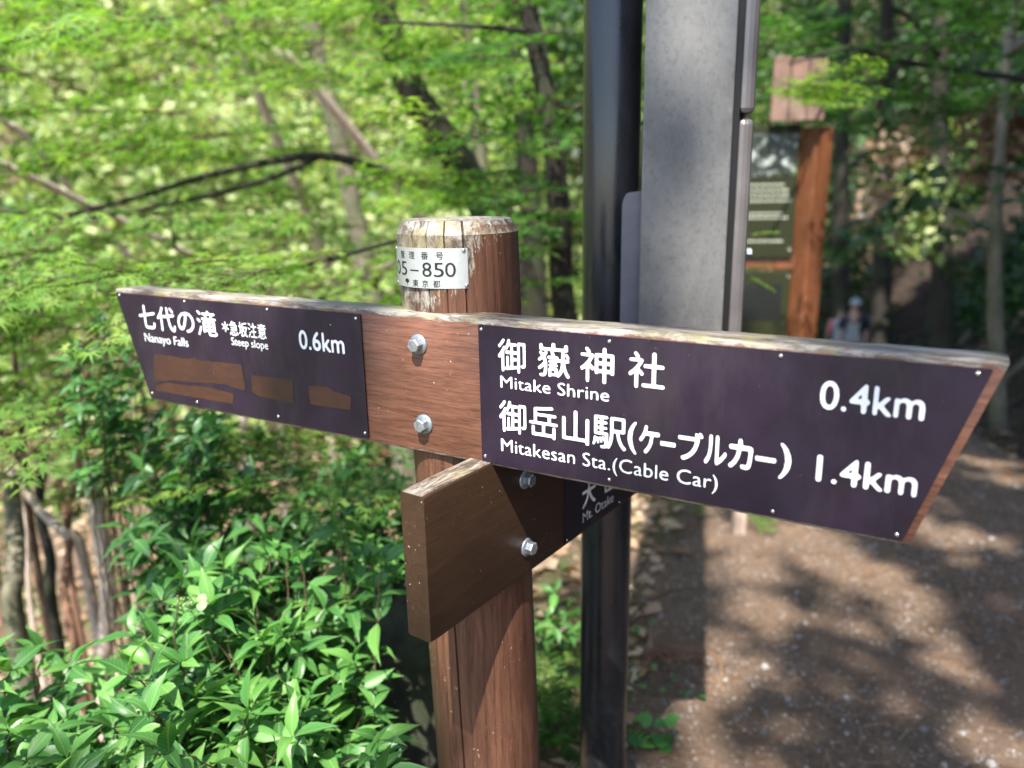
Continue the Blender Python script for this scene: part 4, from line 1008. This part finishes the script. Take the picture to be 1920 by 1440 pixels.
# ------------------------------------------------------------------ boulder, cut log, small plants by the posts
def rock(name, label, loc, sz, mt, seed, sub=4, cat='boulder', amp=.18):
    bm = bmesh.new(); bmesh.ops.create_icosphere(bm, subdivisions=sub, radius=1); r = random.Random(seed); ph = [r.uniform(0, 6) for _ in range(9)]
    for v in bm.verts:
        c = v.co; k = 1 + amp * (math.sin(c.x * 2.1 + ph[0]) * math.cos(c.y * 2.4 + ph[1]) + .5 * math.sin(c.z * 4 + ph[2] + c.x * 3) + .25 * math.sin(c.x * 9 + c.y * 8 + ph[3]) + .12 * math.sin(c.z * 19 + c.y * 17 + ph[4]))
        v.co = Vector((c.x * sz[0], c.y * sz[1], c.z * sz[2])) * k
    me = bpy.data.meshes.new(name); bm.to_mesh(me); bm.free(); me.materials.append(mt)
    me.polygons.foreach_set('use_smooth', [True] * len(me.polygons))
    return thing(name, label, cat, loc, data=me)
M_rock = flat('mossy_stone', (.045, .05, .032), .95, 0, .5, 18, bmp=.8, dirt=((.035, .055, .015), .8))
q = at(745, 1245, 1.62); rock('boulder', 'dark mossy boulder in the shade behind the lower arm board', (q.x, q.y + .16, q.z - .12), (.22, .22, .36), M_rock, 3)
q = at(1030, 1290, 2.05); a = Vector((q.x, q.y, T(q.x, q.y) + .05)); o = thing('cut_log', 'short grey cut log lying between the wooden post and the dark pole', 'log', a)
b = MB(); b.tube([Vector((-.35, .22, 0)), Vector((-.15, .1, .0)), Vector((.0, .02, .01))], .042, 14, True, .08); me = b.mesh('cut_log', M_barkg, True); link('wood', me, o)
def round_plant(name, label, locs, rad, mt, seed, cat='plant'):
    r = random.Random(seed); c = locs[0]; base = Vector((c.x, c.y, T(c.x, c.y))); o = thing(name, label, cat, base); b = MB()
    V = [(0, 0, 0)] + [(math.cos(R(k)) * (1 - .10 * (k % 60 == 30)) * (1 if 20 < k < 340 else .45), math.sin(R(k)), .12 * math.cos(R(2 * k))) for k in range(0, 360, 20)]
    me = mesh('leaf', V, [(0, i, i % 18 + 1) for i in range(1, 19)], mt, True)
    for p in locs:
        f = Vector((p.x + r.gauss(0, .02), p.y + .02, T(p.x, p.y))); p = Vector((p.x, p.y, max(p.z, f.z + .02)))
        b.tube([f - base, (f.lerp(p, .6) + Vector((0, 0, .01))) - base, p - base], .0012, 4, False)
        s = rad * r.uniform(.6, 1.15); link('leaf', me, o, Matrix.Translation(p - base) @ Euler((r.gauss(.25, .25), r.gauss(0, .25), r.uniform(0, 6.3))).to_matrix().to_4x4() @ Matrix.Scale(s, 4))
    link('stems', b.mesh('stems', M_stemg), o); return o
def pxs(L_, d): return [at(x, y, d) for x, y in L_]
round_plant('ground_ivy', 'round leaved little plant beside the cut log', pxs([(1052, 1292), (1018, 1322), (1030, 1345), (1062, 1318), (1010, 1355)], 1.98), .030, M_lance, 1)
round_plant('ground_ivy', 'round leaved plant at the foot of the dark pole by the path edge', pxs([(1238, 1358), (1205, 1350), (1240, 1388), (1215, 1400), (1262, 1350), (1190, 1420), (1225, 1425), (1250, 1412)], 1.86), .028, M_lance, 2)
round_plant('seedlings', 'tiny leafy seedlings dotted along the path edge right of the dark pole', pxs([(1195, 1180), (1265, 1270), (1240, 1300), (1285, 1405), (1310, 1430), (1272, 1395), (1205, 1310), (1228, 1250)], 2.1), .014, M_lance, 5)
bs = at(1040, 1290, 2.15); bs = (bs.x, bs.y, T(bs.x, bs.y))
shrub('herb', 'young plant with whorled pointed leaves between the wooden post and the dark pole', bs, [(bs, at(x, y, d)) for x, y, d in ((1040, 1110, 2.0), (1015, 1140, 2.1), (1065, 1150, 2.05), (1040, 1175, 1.95), (1010, 1180, 2.0), (1075, 1185, 2.0))], M_lance, .075, 50, frac=.5, stem_mt=M_stemg, cat='plant', seed=14, node=.05)
bs = at(1050, 1330, 2.0); bs = (bs.x, bs.y, T(bs.x, bs.y)); o = thing('maple_seedling', 'yellow-green maple seedling under the whorled plant', 'seedling', bs)
P = px_region(22, 1005, 1088, 1195, 1290, 1.9, 2.15); crown('leaves', o, bs, P, rng.uniform(0, 6, 22), rng.uniform(.13, .2, 22), SP7, M_maple, .3, M_twig)
bs = at(1045, 1440, 1.75); bs = (bs.x, bs.y, T(bs.x, bs.y)); o = thing('fern', 'feathery green fern at the bottom between post and pole', 'fern', bs)
def frond(n=16):
    V = []; F = []
    for i in range(n):
        t = (i + .5) / n; l = .26 * math.sin(3.0 * (1 - t) ** .8 + .15)
        for q in (-1, 1):
            k = len(V); z = -.35 * t * t; V += [(t, 0, z), (t + .03, q * l * .5, z + .02), (t + .07, q * l, z - .05), (t - .02 + .07, q * l * .5, z + .01)]; F += [(k, k + 1, k + 2), (k, k + 2, k + 3)]
    return np.array(V), np.array(F)
FR = frond(18)
for k in range(9):
    a = k * .7 + .3; mm = Euler((0, -.75 + random.gauss(0, .12), a)).to_matrix().to_4x4() @ Matrix.Scale(random.uniform(.2, .3), 4)
    mm.translation = Vector((0, 0, .12)); link('frond', npmesh('frond', *FR, M_mapled) if k == 0 else bpy.data.meshes['frond'], o, mm)
for k, (px, py, d) in enumerate(((1010, 1420, 1.85), (1500, 1040, 0), (1290, 985, 0))):
    if k: continue
for lab, L_, d in (('bright green seedling in a sun patch under the right board', [(1430, 1010), (1455, 1000), (1440, 1030), (1465, 1045)], 3.45), ('yellowish seedling lying low in the sun patch beside the stake', [(1360, 1022), (1380, 1028), (1400, 1020), (1420, 1045)], 3.4), ('small green seedling in the shade left of the sun patch', [(1290, 990), (1300, 1000), (1280, 1005)], 3.5)):
    bs = at(L_[0][0], L_[0][1], d); bs = (bs.x, bs.y, T(bs.x, bs.y)); o = thing('seedling', lab, 'seedling', bs)
    P = []
    for x, y in L_:
        p = at(x, y, d); p.z = T(p.x, p.y) + rng.uniform(.02, .10); P.append(tuple(p))
    crown('leaves', o, bs, P, rng.uniform(0, 6, len(P)), rng.uniform(.09, .15, len(P)), SP7, M_maple, .25, M_stemg)
q = at(1384, 1005, 3.35); o = thing('wooden_stake', 'short pale wooden stake in the sun patch under the right board', 'stake', (q.x, q.y, T(q.x, q.y) - .1))
b = MB(); b.box((0, 0, .16), (.05, .05, .34)); b.box((0, 0, .335), (.04, .04, .012)); me = b.mesh('wooden_stake', M_barkp); bevel(me, .004, 1); o.data if False else link('post', me, o)
# dead cedar twig by the pole
q = at(1215, 1205, 2.25); bs = (q.x, q.y, T(q.x, q.y)); o = thing('cedar_twig', 'dead orange-brown cedar twig lying beside the dark pole', 'twig', bs); b = MB()
for k in range(16):
    a = random.gauss(-.3, .55); l = random.uniform(.1, .24); p0 = Vector((random.uniform(-.05, .05), random.uniform(-.03, .03), .03))
    P = [p0 + Vector((math.cos(a) * l * t, math.sin(a) * l * t * .7, .06 * math.sin(t * 3) * random.random())) for t in (0, .3, .6, 1)]
    b.tube(P, [.004, .0035, .003, .0012], 4)
link('needles', b.mesh('needles', M_barkr), o)
for k, (x0, y0, x1, y1, d) in enumerate(((1190, 1060, 1225, 1010, 2.8), (1200, 1180, 1300, 1140, 2.6), (1180, 1090, 1215, 1190, 2.5), (1240, 1000, 1330, 1015, 3.2))):
    a = at(x0, y0, d); c = at(x1, y1, d + .1); a.z = T(a.x, a.y) + .02; c.z = T(c.x, c.y) + .05 + .06 * (k == 0)
    bs = a.copy(); o = thing('dry_stick', ('dry stick leaning up by the pole in the shade', 'thin dry stick lying across the path edge', 'curved dry stick right against the pole foot', 'pale stick under the right board edge')[k], 'stick', bs)
    b = MB(); b.tube([Vector((0, 0, 0)), (c - a) * .5 + Vector((.01, 0, .02)), c - a], [.006, .005, .002], 5); link('stem', b.mesh('stem', M_twig), o)

# ------------------------------------------------------------------ gravel, needles on the path
oct_ = (np.array([(1, 0, 0), (-1, 0, 0), (0, 1, 0), (0, -1, 0), (0, 0, .6), (0, 0, -.6), (.6, .6, .1), (-.6, -.5, .15)]) * .5, F)
n = 20000; x = rng.uniform(.2, 5, n); y = rng.uniform(1.1, 8, n) ** 1.0; k = (np.abs(x - xc(y)) < HW + .25); x, y = x[k], y[k]; m = len(x)
cube = np.array([(-.5, -.4, -.3), (.5, -.5, -.25), (.45, .4, -.3), (-.4, .5, -.3), (-.35, -.3, .3), (.3, -.35, .25), (.35, .3, .3), (-.3, .25, .2)]); cf = np.array([(0, 1, 5, 4), (1, 2, 6, 5), (2, 3, 7, 6), (3, 0, 4, 7), (4, 5, 6, 7)])
M_peb = leaf_mat('pebble', (.06, .05, .045), (.16, .14, .125), (.42, .40, .38), 0., .8)
sz = rng.lognormal(-5.1, .55, m); link('gravel', scatter('gravel', [(cube, cf)], np.stack([x, y, ter(x, y) + .1 * sz], 1), rotmats(m, rng.uniform(0, 6.3, m), rng.normal(0, .3, m), rng.normal(0, .3, m)), sz, M_peb), kind='stuff')
nd_ = (np.array([(-.5, -.025, 0), (.5, -.015, .03), (.5, .015, .03), (-.5, .025, 0)]), np.array([(0, 1, 2, 3)]))
n = 20000; x = rng.uniform(-.4, 5, n); y = rng.uniform(1.1, 7, n); k = (np.abs(x - xc(y)) < HW + 1.2) & (vn(x, y, 2.3, 4) + rng.normal(0, .4, n) > -.1); x, y = x[k], y[k]; m = len(x)
link('needle_litter', scatter('needle_litter', [nd_], np.stack([x, y, ter(x, y) + .006], 1), rotmats(m, rng.uniform(0, 6.3, m), rng.normal(0, .12, m), rng.normal(0, .3, m)), rng.uniform(.03, .09, m), M_dry), kind='stuff')
cover('edge_ground_cover', 500, (-.3, .9), (1.3, 6), (0, .05), .02, .04, M_mapled, [LCw], lambda x, y: (-S_(x, y) > HW - .05), 3.5, .75, 8, .5)

# ------------------------------------------------------------------ information board
IBY = R(-12); ibc = at(1515, 400, 4.3); IBX = Vector((math.cos(IBY), math.sin(IBY), 0)); IBN = Vector((-IBX.y, IBX.x, 0))
ibz = T(ibc.x, ibc.y); ib = thing('information_board', 'wooden framed dark green information board beside the path behind the grey pole', 'information board', (ibc.x, ibc.y, ibz), IBY)
def ibp(px, py):                               # photo direction -> board-plane coordinates
    c0 = Vector((0, 0, CZ)); v = at(px, py, 1.) - c0; t = (Vector((ibc.x, ibc.y, 0)) - c0).dot(IBN) / v.dot(IBN); p = c0 + v * t - Vector((ibc.x, ibc.y, ibz)); return p.dot(IBX), p.z
M_ibp = wood('red_brown_timber', (.05, .018, .008), (.14, .048, .02), (.26, .10, .042), 2)
M_ibh = flat('weathered_pink_timber', (.17, .10, .075), .8, 0, .4, 12, dirt=((.30, .23, .19), .6))
M_ibg = flat('dark_olive_panel', (.022, .026, .010), .6, 0, .1, 5, spec=.2)
b = MB(); rot = Matrix.Rotation(R(38), 3, 'Z'); x1 = ibp(1518, 300)[0]
for nm, xx in (('post', x1 + .03), ('post', x1 - 1.05)):
    b = MB(); b.box((0, 0, .82), (.115, .115, 2.1), rot); me = b.mesh('post', M_ibp); bevel(me, .008, 2); link('post', me, ib, loc=(xx, .04, 0))
def rect(a, c, y, th, mt, name, parent=ib, bv=0):
    (xa, za), (xb, zb) = a, c; b = MB(); b.box(((xa + xb) / 2, y + th / 2, (za + zb) / 2), (abs(xb - xa), th, abs(zb - za))); me = b.mesh(name, mt)
    if bv: bevel(me, bv, 1)
    return link(name, me, parent)
zt_, zb_ = ibp(1500, 232)[1], ibp(1500, 482)[1]; z2t, z2b = ibp(1490, 508)[1], ibp(1480, 618)[1]; xr = x1 - .05
up_ = rect((xr - .92, zt_), (xr, zb_), .0, .02, M_ibg, 'upper_panel', bv=.004); lo_ = rect((xr - .92, z2t), (xr, z2b - .05), .0, .02, M_ibg, 'lower_panel', bv=.004)
rect((xr - .95, zb_ - .008), (xr + .02, z2t + .008), .02, .04, M_ibp, 'rail'); rect((xr - .95, z2b - .06), (xr + .02, z2b - .13), .02, .04, M_ibp, 'rail')
pw = bpy.data.materials.new('printed_forest_picture'); pw.use_nodes = True; t = pw.node_tree; b = t.nodes['Principled BSDF']; oc = objco(t)
c = ramp(t, noise(t, oc, 14, 5, .7, 1.), [(.42, (.006, .008, .006)), (.54, (.03, .04, .03)), (.60, (.3, .34, .32)), (.70, (.7, .75, .75))]); c = mixc(t, ramp(t, noise(t, oc, 9, 2, .5), [(.55, g(0)), (.62, g(.6))]), c, (.10, .17, .03)); t.links.new(c, b.inputs['Base Color']); b.inputs['Roughness'].default_value = .35
pd = flat('dark_picture_print', (.005, .006, .005), .5, 0, .6, 9)
M_ibt = flat('pale_print', (.36, .38, .30), .5)
def onp(x0, y0, x1_, y1, y, mt, name, parent): return rect(ibp(x0, y0), ibp(x1_, y1), y, .002, mt, name, parent)
onp(1404, 252, 1492, 330, -.0025, pw, 'picture', up_); onp(1330, 532, 1462, 600, -.0025, pd, 'picture', lo_)
for i, (y0, xe) in enumerate(((344, 1470), (354, 1476), (364, 1478), (374, 1480), (398, 1468), (406, 1474), (450, 1466))):
    z0 = ibp(xe, y0 + 2)[1]; xe_ = ibp(xe, y0)[0]; x = ibp(1330, y0)[0]; j = 0
    while x < xe_:                              # rows of small print, read only as marks at this distance
        w_ = random.uniform(.014, .03); b = MB(); b.box((min(x + w_, xe_) / 2 + x / 2, -.001, z0), (w_ * .85, .0012, .011))
        x += w_ + .002; j += 1
        if j == 1: row = b
        else: row.V += []; k0 = len(row.V); row.V += b.V; row.F += [tuple(q + k0 for q in f) for f in b.F]
    link('text_line', row.mesh('text_line', M_ibt), up_)
for px, py, par in ((1480, 468, up_), (1478, 520, lo_)):
    u_, v_ = ibp(px, py); o = link('screw', ME_screw, par, loc=(u_, -.001, v_)); o.scale = (2.5, 2.5, 2.5)
hx0, hzt = ibp(1447, 112); hx1, hzb = ibp(1538, 228)
for k in range(3): rect((hx0 + (hx1 - hx0) * k / 3 + .002, hzt - .01 * k), (hx0 + (hx1 - hx0) * (k + 1) / 3 - .002, hzb), -.10 - .003 * k, .035, M_ibh, 'header_plank', bv=.004)

# ------------------------------------------------------------------ walkers far down the path
def person(label, px, py_top, dist, h, top_c, leg_c, skin_c, hat=None, pack=None, bag=None, yaw=0., stride=.12):
    q = at(px, py_top, dist); z = T(q.x, q.y); o = thing('person', label, 'person', (q.x, q.y, z), yaw)
    k = h / 1.7
    def sk(name, verts, edges, rad, mt, sub=1, root=0):
        me = bpy.data.meshes.new(name); me.from_pydata([Vector(v) * k for v in verts], edges, [])
        ob = bpy.data.objects.new(name, me); COL.objects.link(ob); md = ob.modifiers.new('s', 'SKIN')
        for i, r_ in enumerate(rad):
            r_ = r_ if hasattr(r_, '__len__') else (r_, r_); me.skin_vertices[0].data[i].radius = (r_[0] * k, r_[1] * k)
        me.skin_vertices[0].data[root].use_root = True
        ob.modifiers.new('d', 'SUBSURF').levels = sub
        m2 = bpy.data.meshes.new_from_object(ob.evaluated_get(bpy.context.evaluated_depsgraph_get())); m2.name = name
        bpy.data.objects.remove(ob); m2.materials.clear(); m2.materials.append(mt); m2.polygons.foreach_set('use_smooth', [True] * len(m2.polygons)); return link(name, m2, o)
    ms = flat('skin', skin_c, .6); mt_, ml = flat('shirt_cloth', top_c, .9), flat('trouser_cloth', leg_c, .9)
    s = stride
    V = [(0, 0, .93), (0, 0, 1.12), (0, 0, 1.36), (0, 0, 1.47), (0, -.02, 1.56), (0, -.02, 1.66),
         (.09, 0, .88), (.10, -s * .6, .48), (.10, -s, .08), (.10, -s - .14, .04), (-.09, 0, .88), (-.10, s * .6, .48), (-.10, s + .02, .10), (-.10, s - .10, .04),
         (.18, 0, 1.38), (.23, .03, 1.12), (.22, -.10, .92), (.21, -.15, .84), (-.18, 0, 1.38), (-.23, -.02, 1.12), (-.22, -.12, .92), (-.21, -.17, .84)]
    E = [(0, 1), (1, 2), (2, 3), (3, 4), (4, 5), (0, 6), (6, 7), (7, 8), (8, 9), (0, 10), (10, 11), (11, 12), (12, 13), (2, 14), (14, 15), (15, 16), (16, 17), (2, 18), (18, 19), (19, 20), (20, 21)]
    rad = [(.15, .10), (.135, .095), (.155, .10), .05, (.075, .09), (.07, .085), .08, .055, .038, .035, .08, .055, .038, .035, .05, .04, .032, .035, .05, .04, .032, .035]
    sk('body', V, E, rad, ms)
    sk('shirt', [V[i] for i in (0, 1, 2)] + [(0, 0, 1.43), V[14], V[15], V[18], V[19]], [(0, 1), (1, 2), (2, 3), (2, 4), (4, 5), (2, 6), (6, 7)], [(.17, .12), (.155, .115), (.17, .12), .07, .065, .055, .065, .055], mt_)
    sk('shorts', [V[0], V[6], (.10, -s * .5, .55), V[10], (-.10, s * .5, .55)], [(0, 1), (1, 2), (0, 3), (3, 4)], [(.165, .118), .095, .075, .095, .075], ml)
    b = MB(); hd = [(0, -.02, 1.60)]; bm = bmesh.new(); bmesh.ops.create_uvsphere(bm, u_segments=14, v_segments=8, radius=.098 * k)
    for v in list(bm.verts):
        if v.co.z < -.02 * k: v.co.z = -.02 * k; v.co.y += .0
    if hat:
        for v in bm.verts:
            if v.co.y < -.05 * k and v.co.z < .02 * k: v.co.y -= .07 * k; v.co.z = max(v.co.z, -.01 * k)
    me = bpy.data.meshes.new('cap' if hat else 'hair'); bm.to_mesh(me); bm.free(); me.materials.append(flat('cap_cloth', hat, .9) if hat else flat('dark_hair', (.012, .009, .007), .6)); link(me.name, me, o, loc=(0, -.012 * k, 1.63 * k))
    mh = flat('face_feature', (.02, .015, .012), .6)
    for sx_ in (-.03, .03):
        b = MB(); b.box((sx_ * k, -.118 * k, 1.60 * k), (.018 * k, .008, .01 * k)); link('eye', b.mesh('eye', mh), o)
    if pack:
        b = MB(); b.box((0, .19 * k, 1.22 * k), (.30 * k, .17 * k, .46 * k)); me = b.mesh('backpack', flat('pack_cloth', pack, .8)); bevel(me, .045 * k, 3)
        p = thing('backpack', 'backpack worn by the ' + label.split(' in ')[0] + ' walking on the path', 'backpack', (q.x, q.y, z), yaw, data=me)
    if bag:
        b = MB(); b.box((0, -.155 * k, 1.10 * k), (.20 * k, .07 * k, .34 * k)); b.box((0, -.17 * k, 1.0 * k), (.26 * k, .06 * k, .2 * k)); me = b.mesh('bag', flat('bag_cloth', bag, .8)); bevel(me, .02 * k, 2)
        thing('chest_bag', 'pale grey bag worn on the front of the walker in the grey cap', 'bag', (q.x, q.y, z), yaw, data=me)
person('leading walker in grey cap and dark shirt coming up the path', 1606, 550, 15.0, 1.66, (.015, .02, .035), (.20, .20, .21), (.45, .26, .2), hat=(.30, .31, .32), bag=(.28, .30, .31), yaw=-.4)
person('walker in pink shirt half hidden behind the leading walker', 1581, 560, 15.7, 1.60, (.50, .16, .18), (.10, .11, .14), (.42, .26, .2), pack=(.22, .34, .44), yaw=2.9)
person('rear walker in dark clothes to the right of the other two', 1641, 560, 15.9, 1.62, (.02, .022, .035), (.02, .02, .028), (.30, .18, .14), pack=(.03, .035, .05), yaw=2.6)

# ------------------------------------------------------------------ shaded forest to the right of the path
def bare(x, y):                                # open earth on the bank, plants cleared sunward so light reaches it
    k = np.ones(len(x), bool)
    for p in STREAK:
        for f in (1., .93, .86, .8): k &= np.hypot(x - p.x * f, y - p.y * f) > .42
        for f in (.6, 1.2, 1.8): k &= np.hypot(x - p.x + .24 * f, y - p.y + .97 * f) > .48
    return k
rf = lambda x, y: vis(x, y) & (S_(x, y) - HW > .3) & bare(x, y)
bk = lambda x, y: vis(x, y) & (y > 16) & bare(x, y)
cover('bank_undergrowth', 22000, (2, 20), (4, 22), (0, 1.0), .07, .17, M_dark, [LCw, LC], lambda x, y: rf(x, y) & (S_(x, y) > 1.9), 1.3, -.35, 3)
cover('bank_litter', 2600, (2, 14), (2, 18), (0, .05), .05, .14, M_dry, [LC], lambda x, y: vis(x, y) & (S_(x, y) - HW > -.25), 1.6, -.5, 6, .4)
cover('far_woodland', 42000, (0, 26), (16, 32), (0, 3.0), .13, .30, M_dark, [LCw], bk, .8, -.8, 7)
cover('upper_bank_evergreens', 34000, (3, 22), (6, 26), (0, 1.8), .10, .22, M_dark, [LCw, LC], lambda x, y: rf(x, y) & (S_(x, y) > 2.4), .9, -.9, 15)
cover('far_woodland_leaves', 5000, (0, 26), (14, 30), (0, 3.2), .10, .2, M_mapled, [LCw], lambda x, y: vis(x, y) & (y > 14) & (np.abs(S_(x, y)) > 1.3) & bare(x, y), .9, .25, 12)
right = [(1905, 640, 6.2, 1890, 300, .06, M_barkg, 'thin grey trunk standing on the bank at the right edge'),
         (1800, 560, 9.0, 1760, 100, .13, M_barkd, 'dark trunk on the bank right of the walkers'),
         (1680, 480, 12.0, 1668, 60, .16, M_barkd, 'dark vine-hung trunk above the walkers'),
         (1600, 470, 16.0, 1590, 40, .20, M_barkd, 'far dark trunk just right of the information board')]
for px, py, d, px2, py2, rr, mt_, lab in right:
    a = at(px, py, d); bs_ = gnd(a); t2 = at(px2, py2 - 250, d)
    simple_tree('forest_tree', lab, 'tree', bs_, t2, rr, 1.4, 1.3, mt_, M_dark, SPC, 16, sc=(.5, .9))
for i, (px, py, d, hh, c_) in enumerate(((1700, 330, 9.5, .7, M_dryp), (1735, 400, 9.0, .45, M_far), (1655, 360, 10, .6, M_dryp), (1790, 330, 10.5, .6, M_far), (1865, 270, 7.5, .3, M_dry))):
    a = at(px, py, d); bs_ = tuple(a); o = thing('vine_cluster', ('dry vine cluster hanging highest in the sunlit patch above the path', 'yellow-green vine cluster hanging lowest in the sunlit patch', 'thin dry vine left of the sunlit cluster', 'yellowish vine strand between the two dark trunks', 'small dry vine by the grey trunk at the right edge')[i], 'vine', bs_)
    n = 300; P = np.stack([rng.normal(0, .12, n), rng.normal(0, .16, n), rng.uniform(-hh, hh, n)], 1)
    link('leaves', scatter('leaves', [LCw], P, rotmats(n, rng.uniform(0, 6, n), rng.normal(0, .8, n), rng.normal(0, .8, n)), rng.uniform(.08, .16, n), c_), o, kind='stuff')
    b = MB(); b.tube([Vector((.1, .1, hh + .9)), Vector((0, 0, hh * .4)), Vector((.03, .0, -hh))], [.012, .01, .004], 5); link('stem', b.mesh('stem', M_twig), o)
for i, (a, c, d, rr) in enumerate((((1665, 388), (1728, 403), 11, .055), ((1662, 420), (1722, 440), 10.5, .055))):
    p, q = at(*a, d), at(*c, d); bs_ = tuple(p); o = thing('fallen_log', ('upper of two pale broken logs jutting from the bank', 'lower of two pale broken logs jutting from the bank', 'brown log lying along the far edge of the path')[i], 'log', bs_)
    if i == 2: bs_ = None
    b = MB(); b.tube([(p - q) * .9, Vector((0, 0, 0)), q - p, (q - p) * 1.25 + Vector((.1, .5, -.1))], [rr * .8, rr, rr, rr * .9], 9, True, .2); link('wood', b.mesh('wood', M_barkp if i < 2 else M_barkr, True), o)
# roots and exposed earth ribs on the bank
for i in range(9):
    y0 = 4.5 + i * 1.05; x0 = xc(y0) + HW + .15; L_ = []
    for k in range(6):
        x_, y_ = x0 + k * .34 + random.gauss(0, .06), y0 + k * .16 + random.gauss(0, .08); L_.append(Vector((x_, y_, T(x_, y_) + .02)))
    bs_ = L_[0].copy(); o = thing('tree_root', ('dark', 'grey-green')[i % 2 == 0] + ' exposed root running down the shaded bank at the right', 'root', bs_, group=('dark', 'grey')[i % 2 == 0] + ' roots on the right bank')
    b = MB(); b.tube([p - bs_ for p in L_], [.02, .035, .04, .035, .05, .06], 7, True, .3); link('wood', b.mesh('wood', M_barkd if i % 2 else M_barkg, True), o)

# ------------------------------------------------------------------ unseen tall trees overhead, added and thinned to dapple the path
def overhead(label, base, c, rad, n, leaf_sz, seed, clump=34, gap=.42):
    r = np.random.default_rng(seed); b0 = Vector(base); b0.z = T(b0.x, b0.y) - .1; o = thing('shade_tree', label, 'tree', b0); b = MB(); C_ = Vector(c)
    limb(b, [Vector((0, 0, 0)), (C_ - b0) * .5 + Vector((.1, .1, .3)), C_ - b0], .16, .05)
    cl = r.normal(0, 1, (clump, 3)); cl /= np.linalg.norm(cl, axis=1)[:, None]; cl *= r.uniform(.15, 1, (clump, 1)) ** .5 * np.array(rad)
    for k in range(0, clump, 4): limb(b, [(C_ - b0) * .72, (C_ - b0) * .8 + Vector(cl[k]) * .5, C_ - b0 + Vector(cl[k])], .025, .006, 5, 3)
    link('trunk', b.mesh('trunk', M_barkd, True), o)
    ci = r.integers(0, clump, n); P = np.array(C_ - b0) + cl[ci] + r.normal(0, 1, (n, 3)) * np.array([gap, gap, gap * .45])
    W = P + np.array(b0); keep = np.ones(n, bool); L_ = -np.array(LD)
    for g0, g1 in GAPS:                        # leaves dropped along sun lines to place the sun patches
        q = W - np.array(g0); d = np.linalg.norm(q - (q @ L_)[:, None] * L_, axis=1); keep &= d > (g1 + leaf_sz * .33) * (1 + r.normal(0, .12, n))
    P = P[keep]; n = len(P)
    link('crown', scatter('crown', [LCw, LC], P, rotmats(n, r.uniform(0, 6.3, n), r.normal(0, .35, n), r.normal(0, .35, n)), r.uniform(.6, 1.2, n) * leaf_sz, M_over), o, kind='stuff')
CAN = [('unseen tall tree behind the viewer, crown shaped to shade the near path', (3.6, -2.6), (1.75, -1.4, 6.2), (1.7, 1.6, .8), 9000, .14, 1),
       ('unseen tall tree beside the path on the right, crown shaped to shade the middle path', (5.2, 1.5), (3.0, .6, 6.6), (1.9, 1.8, .9), 11000, .15, 2),
       ('unseen tall tree on the bank, crown shaped to shade the path near the information board', (6.6, 4.0), (3.8, 3.8, 7.0), (2.6, 2.2, 1.), 14000, .17, 3),
       ('unseen tall forest tree on the bank, crown shaped to shade the walkers', (9.5, 8.0), (5.6, 7.6, 7.2), (2.8, 2.6, 1.), 16000, .19, 4),
       ('unseen tall forest tree higher up the right bank, added to block the sun', (12.5, 9.), (9.2, 6.4, 8.6), (3.2, 2.8, 1.2), 16000, .22, 5),
       ('unseen tall forest tree over the bend of the path, added to block the sun', (11.5, 12.), (7.6, 11.6, 8.0), (3.2, 2.8, 1.2), 16000, .22, 6),
       ('unseen small tree behind the viewer, added to cast leaf shade on the boards', (2.4, -3.4), (-.25, -1.9, 6.0), (1.0, .7, .5), 3600, .12, 7)]
for lab, b2, c, rad, n, ls, sd_ in CAN:        # crowns sit high, so the shade has soft edges
    up_ = 2.6; overhead(lab, (b2[0], b2[1] - 1., 0), (c[0] - .146 * up_, c[1] - .583 * up_, c[2] + up_), rad, n, ls, sd_)
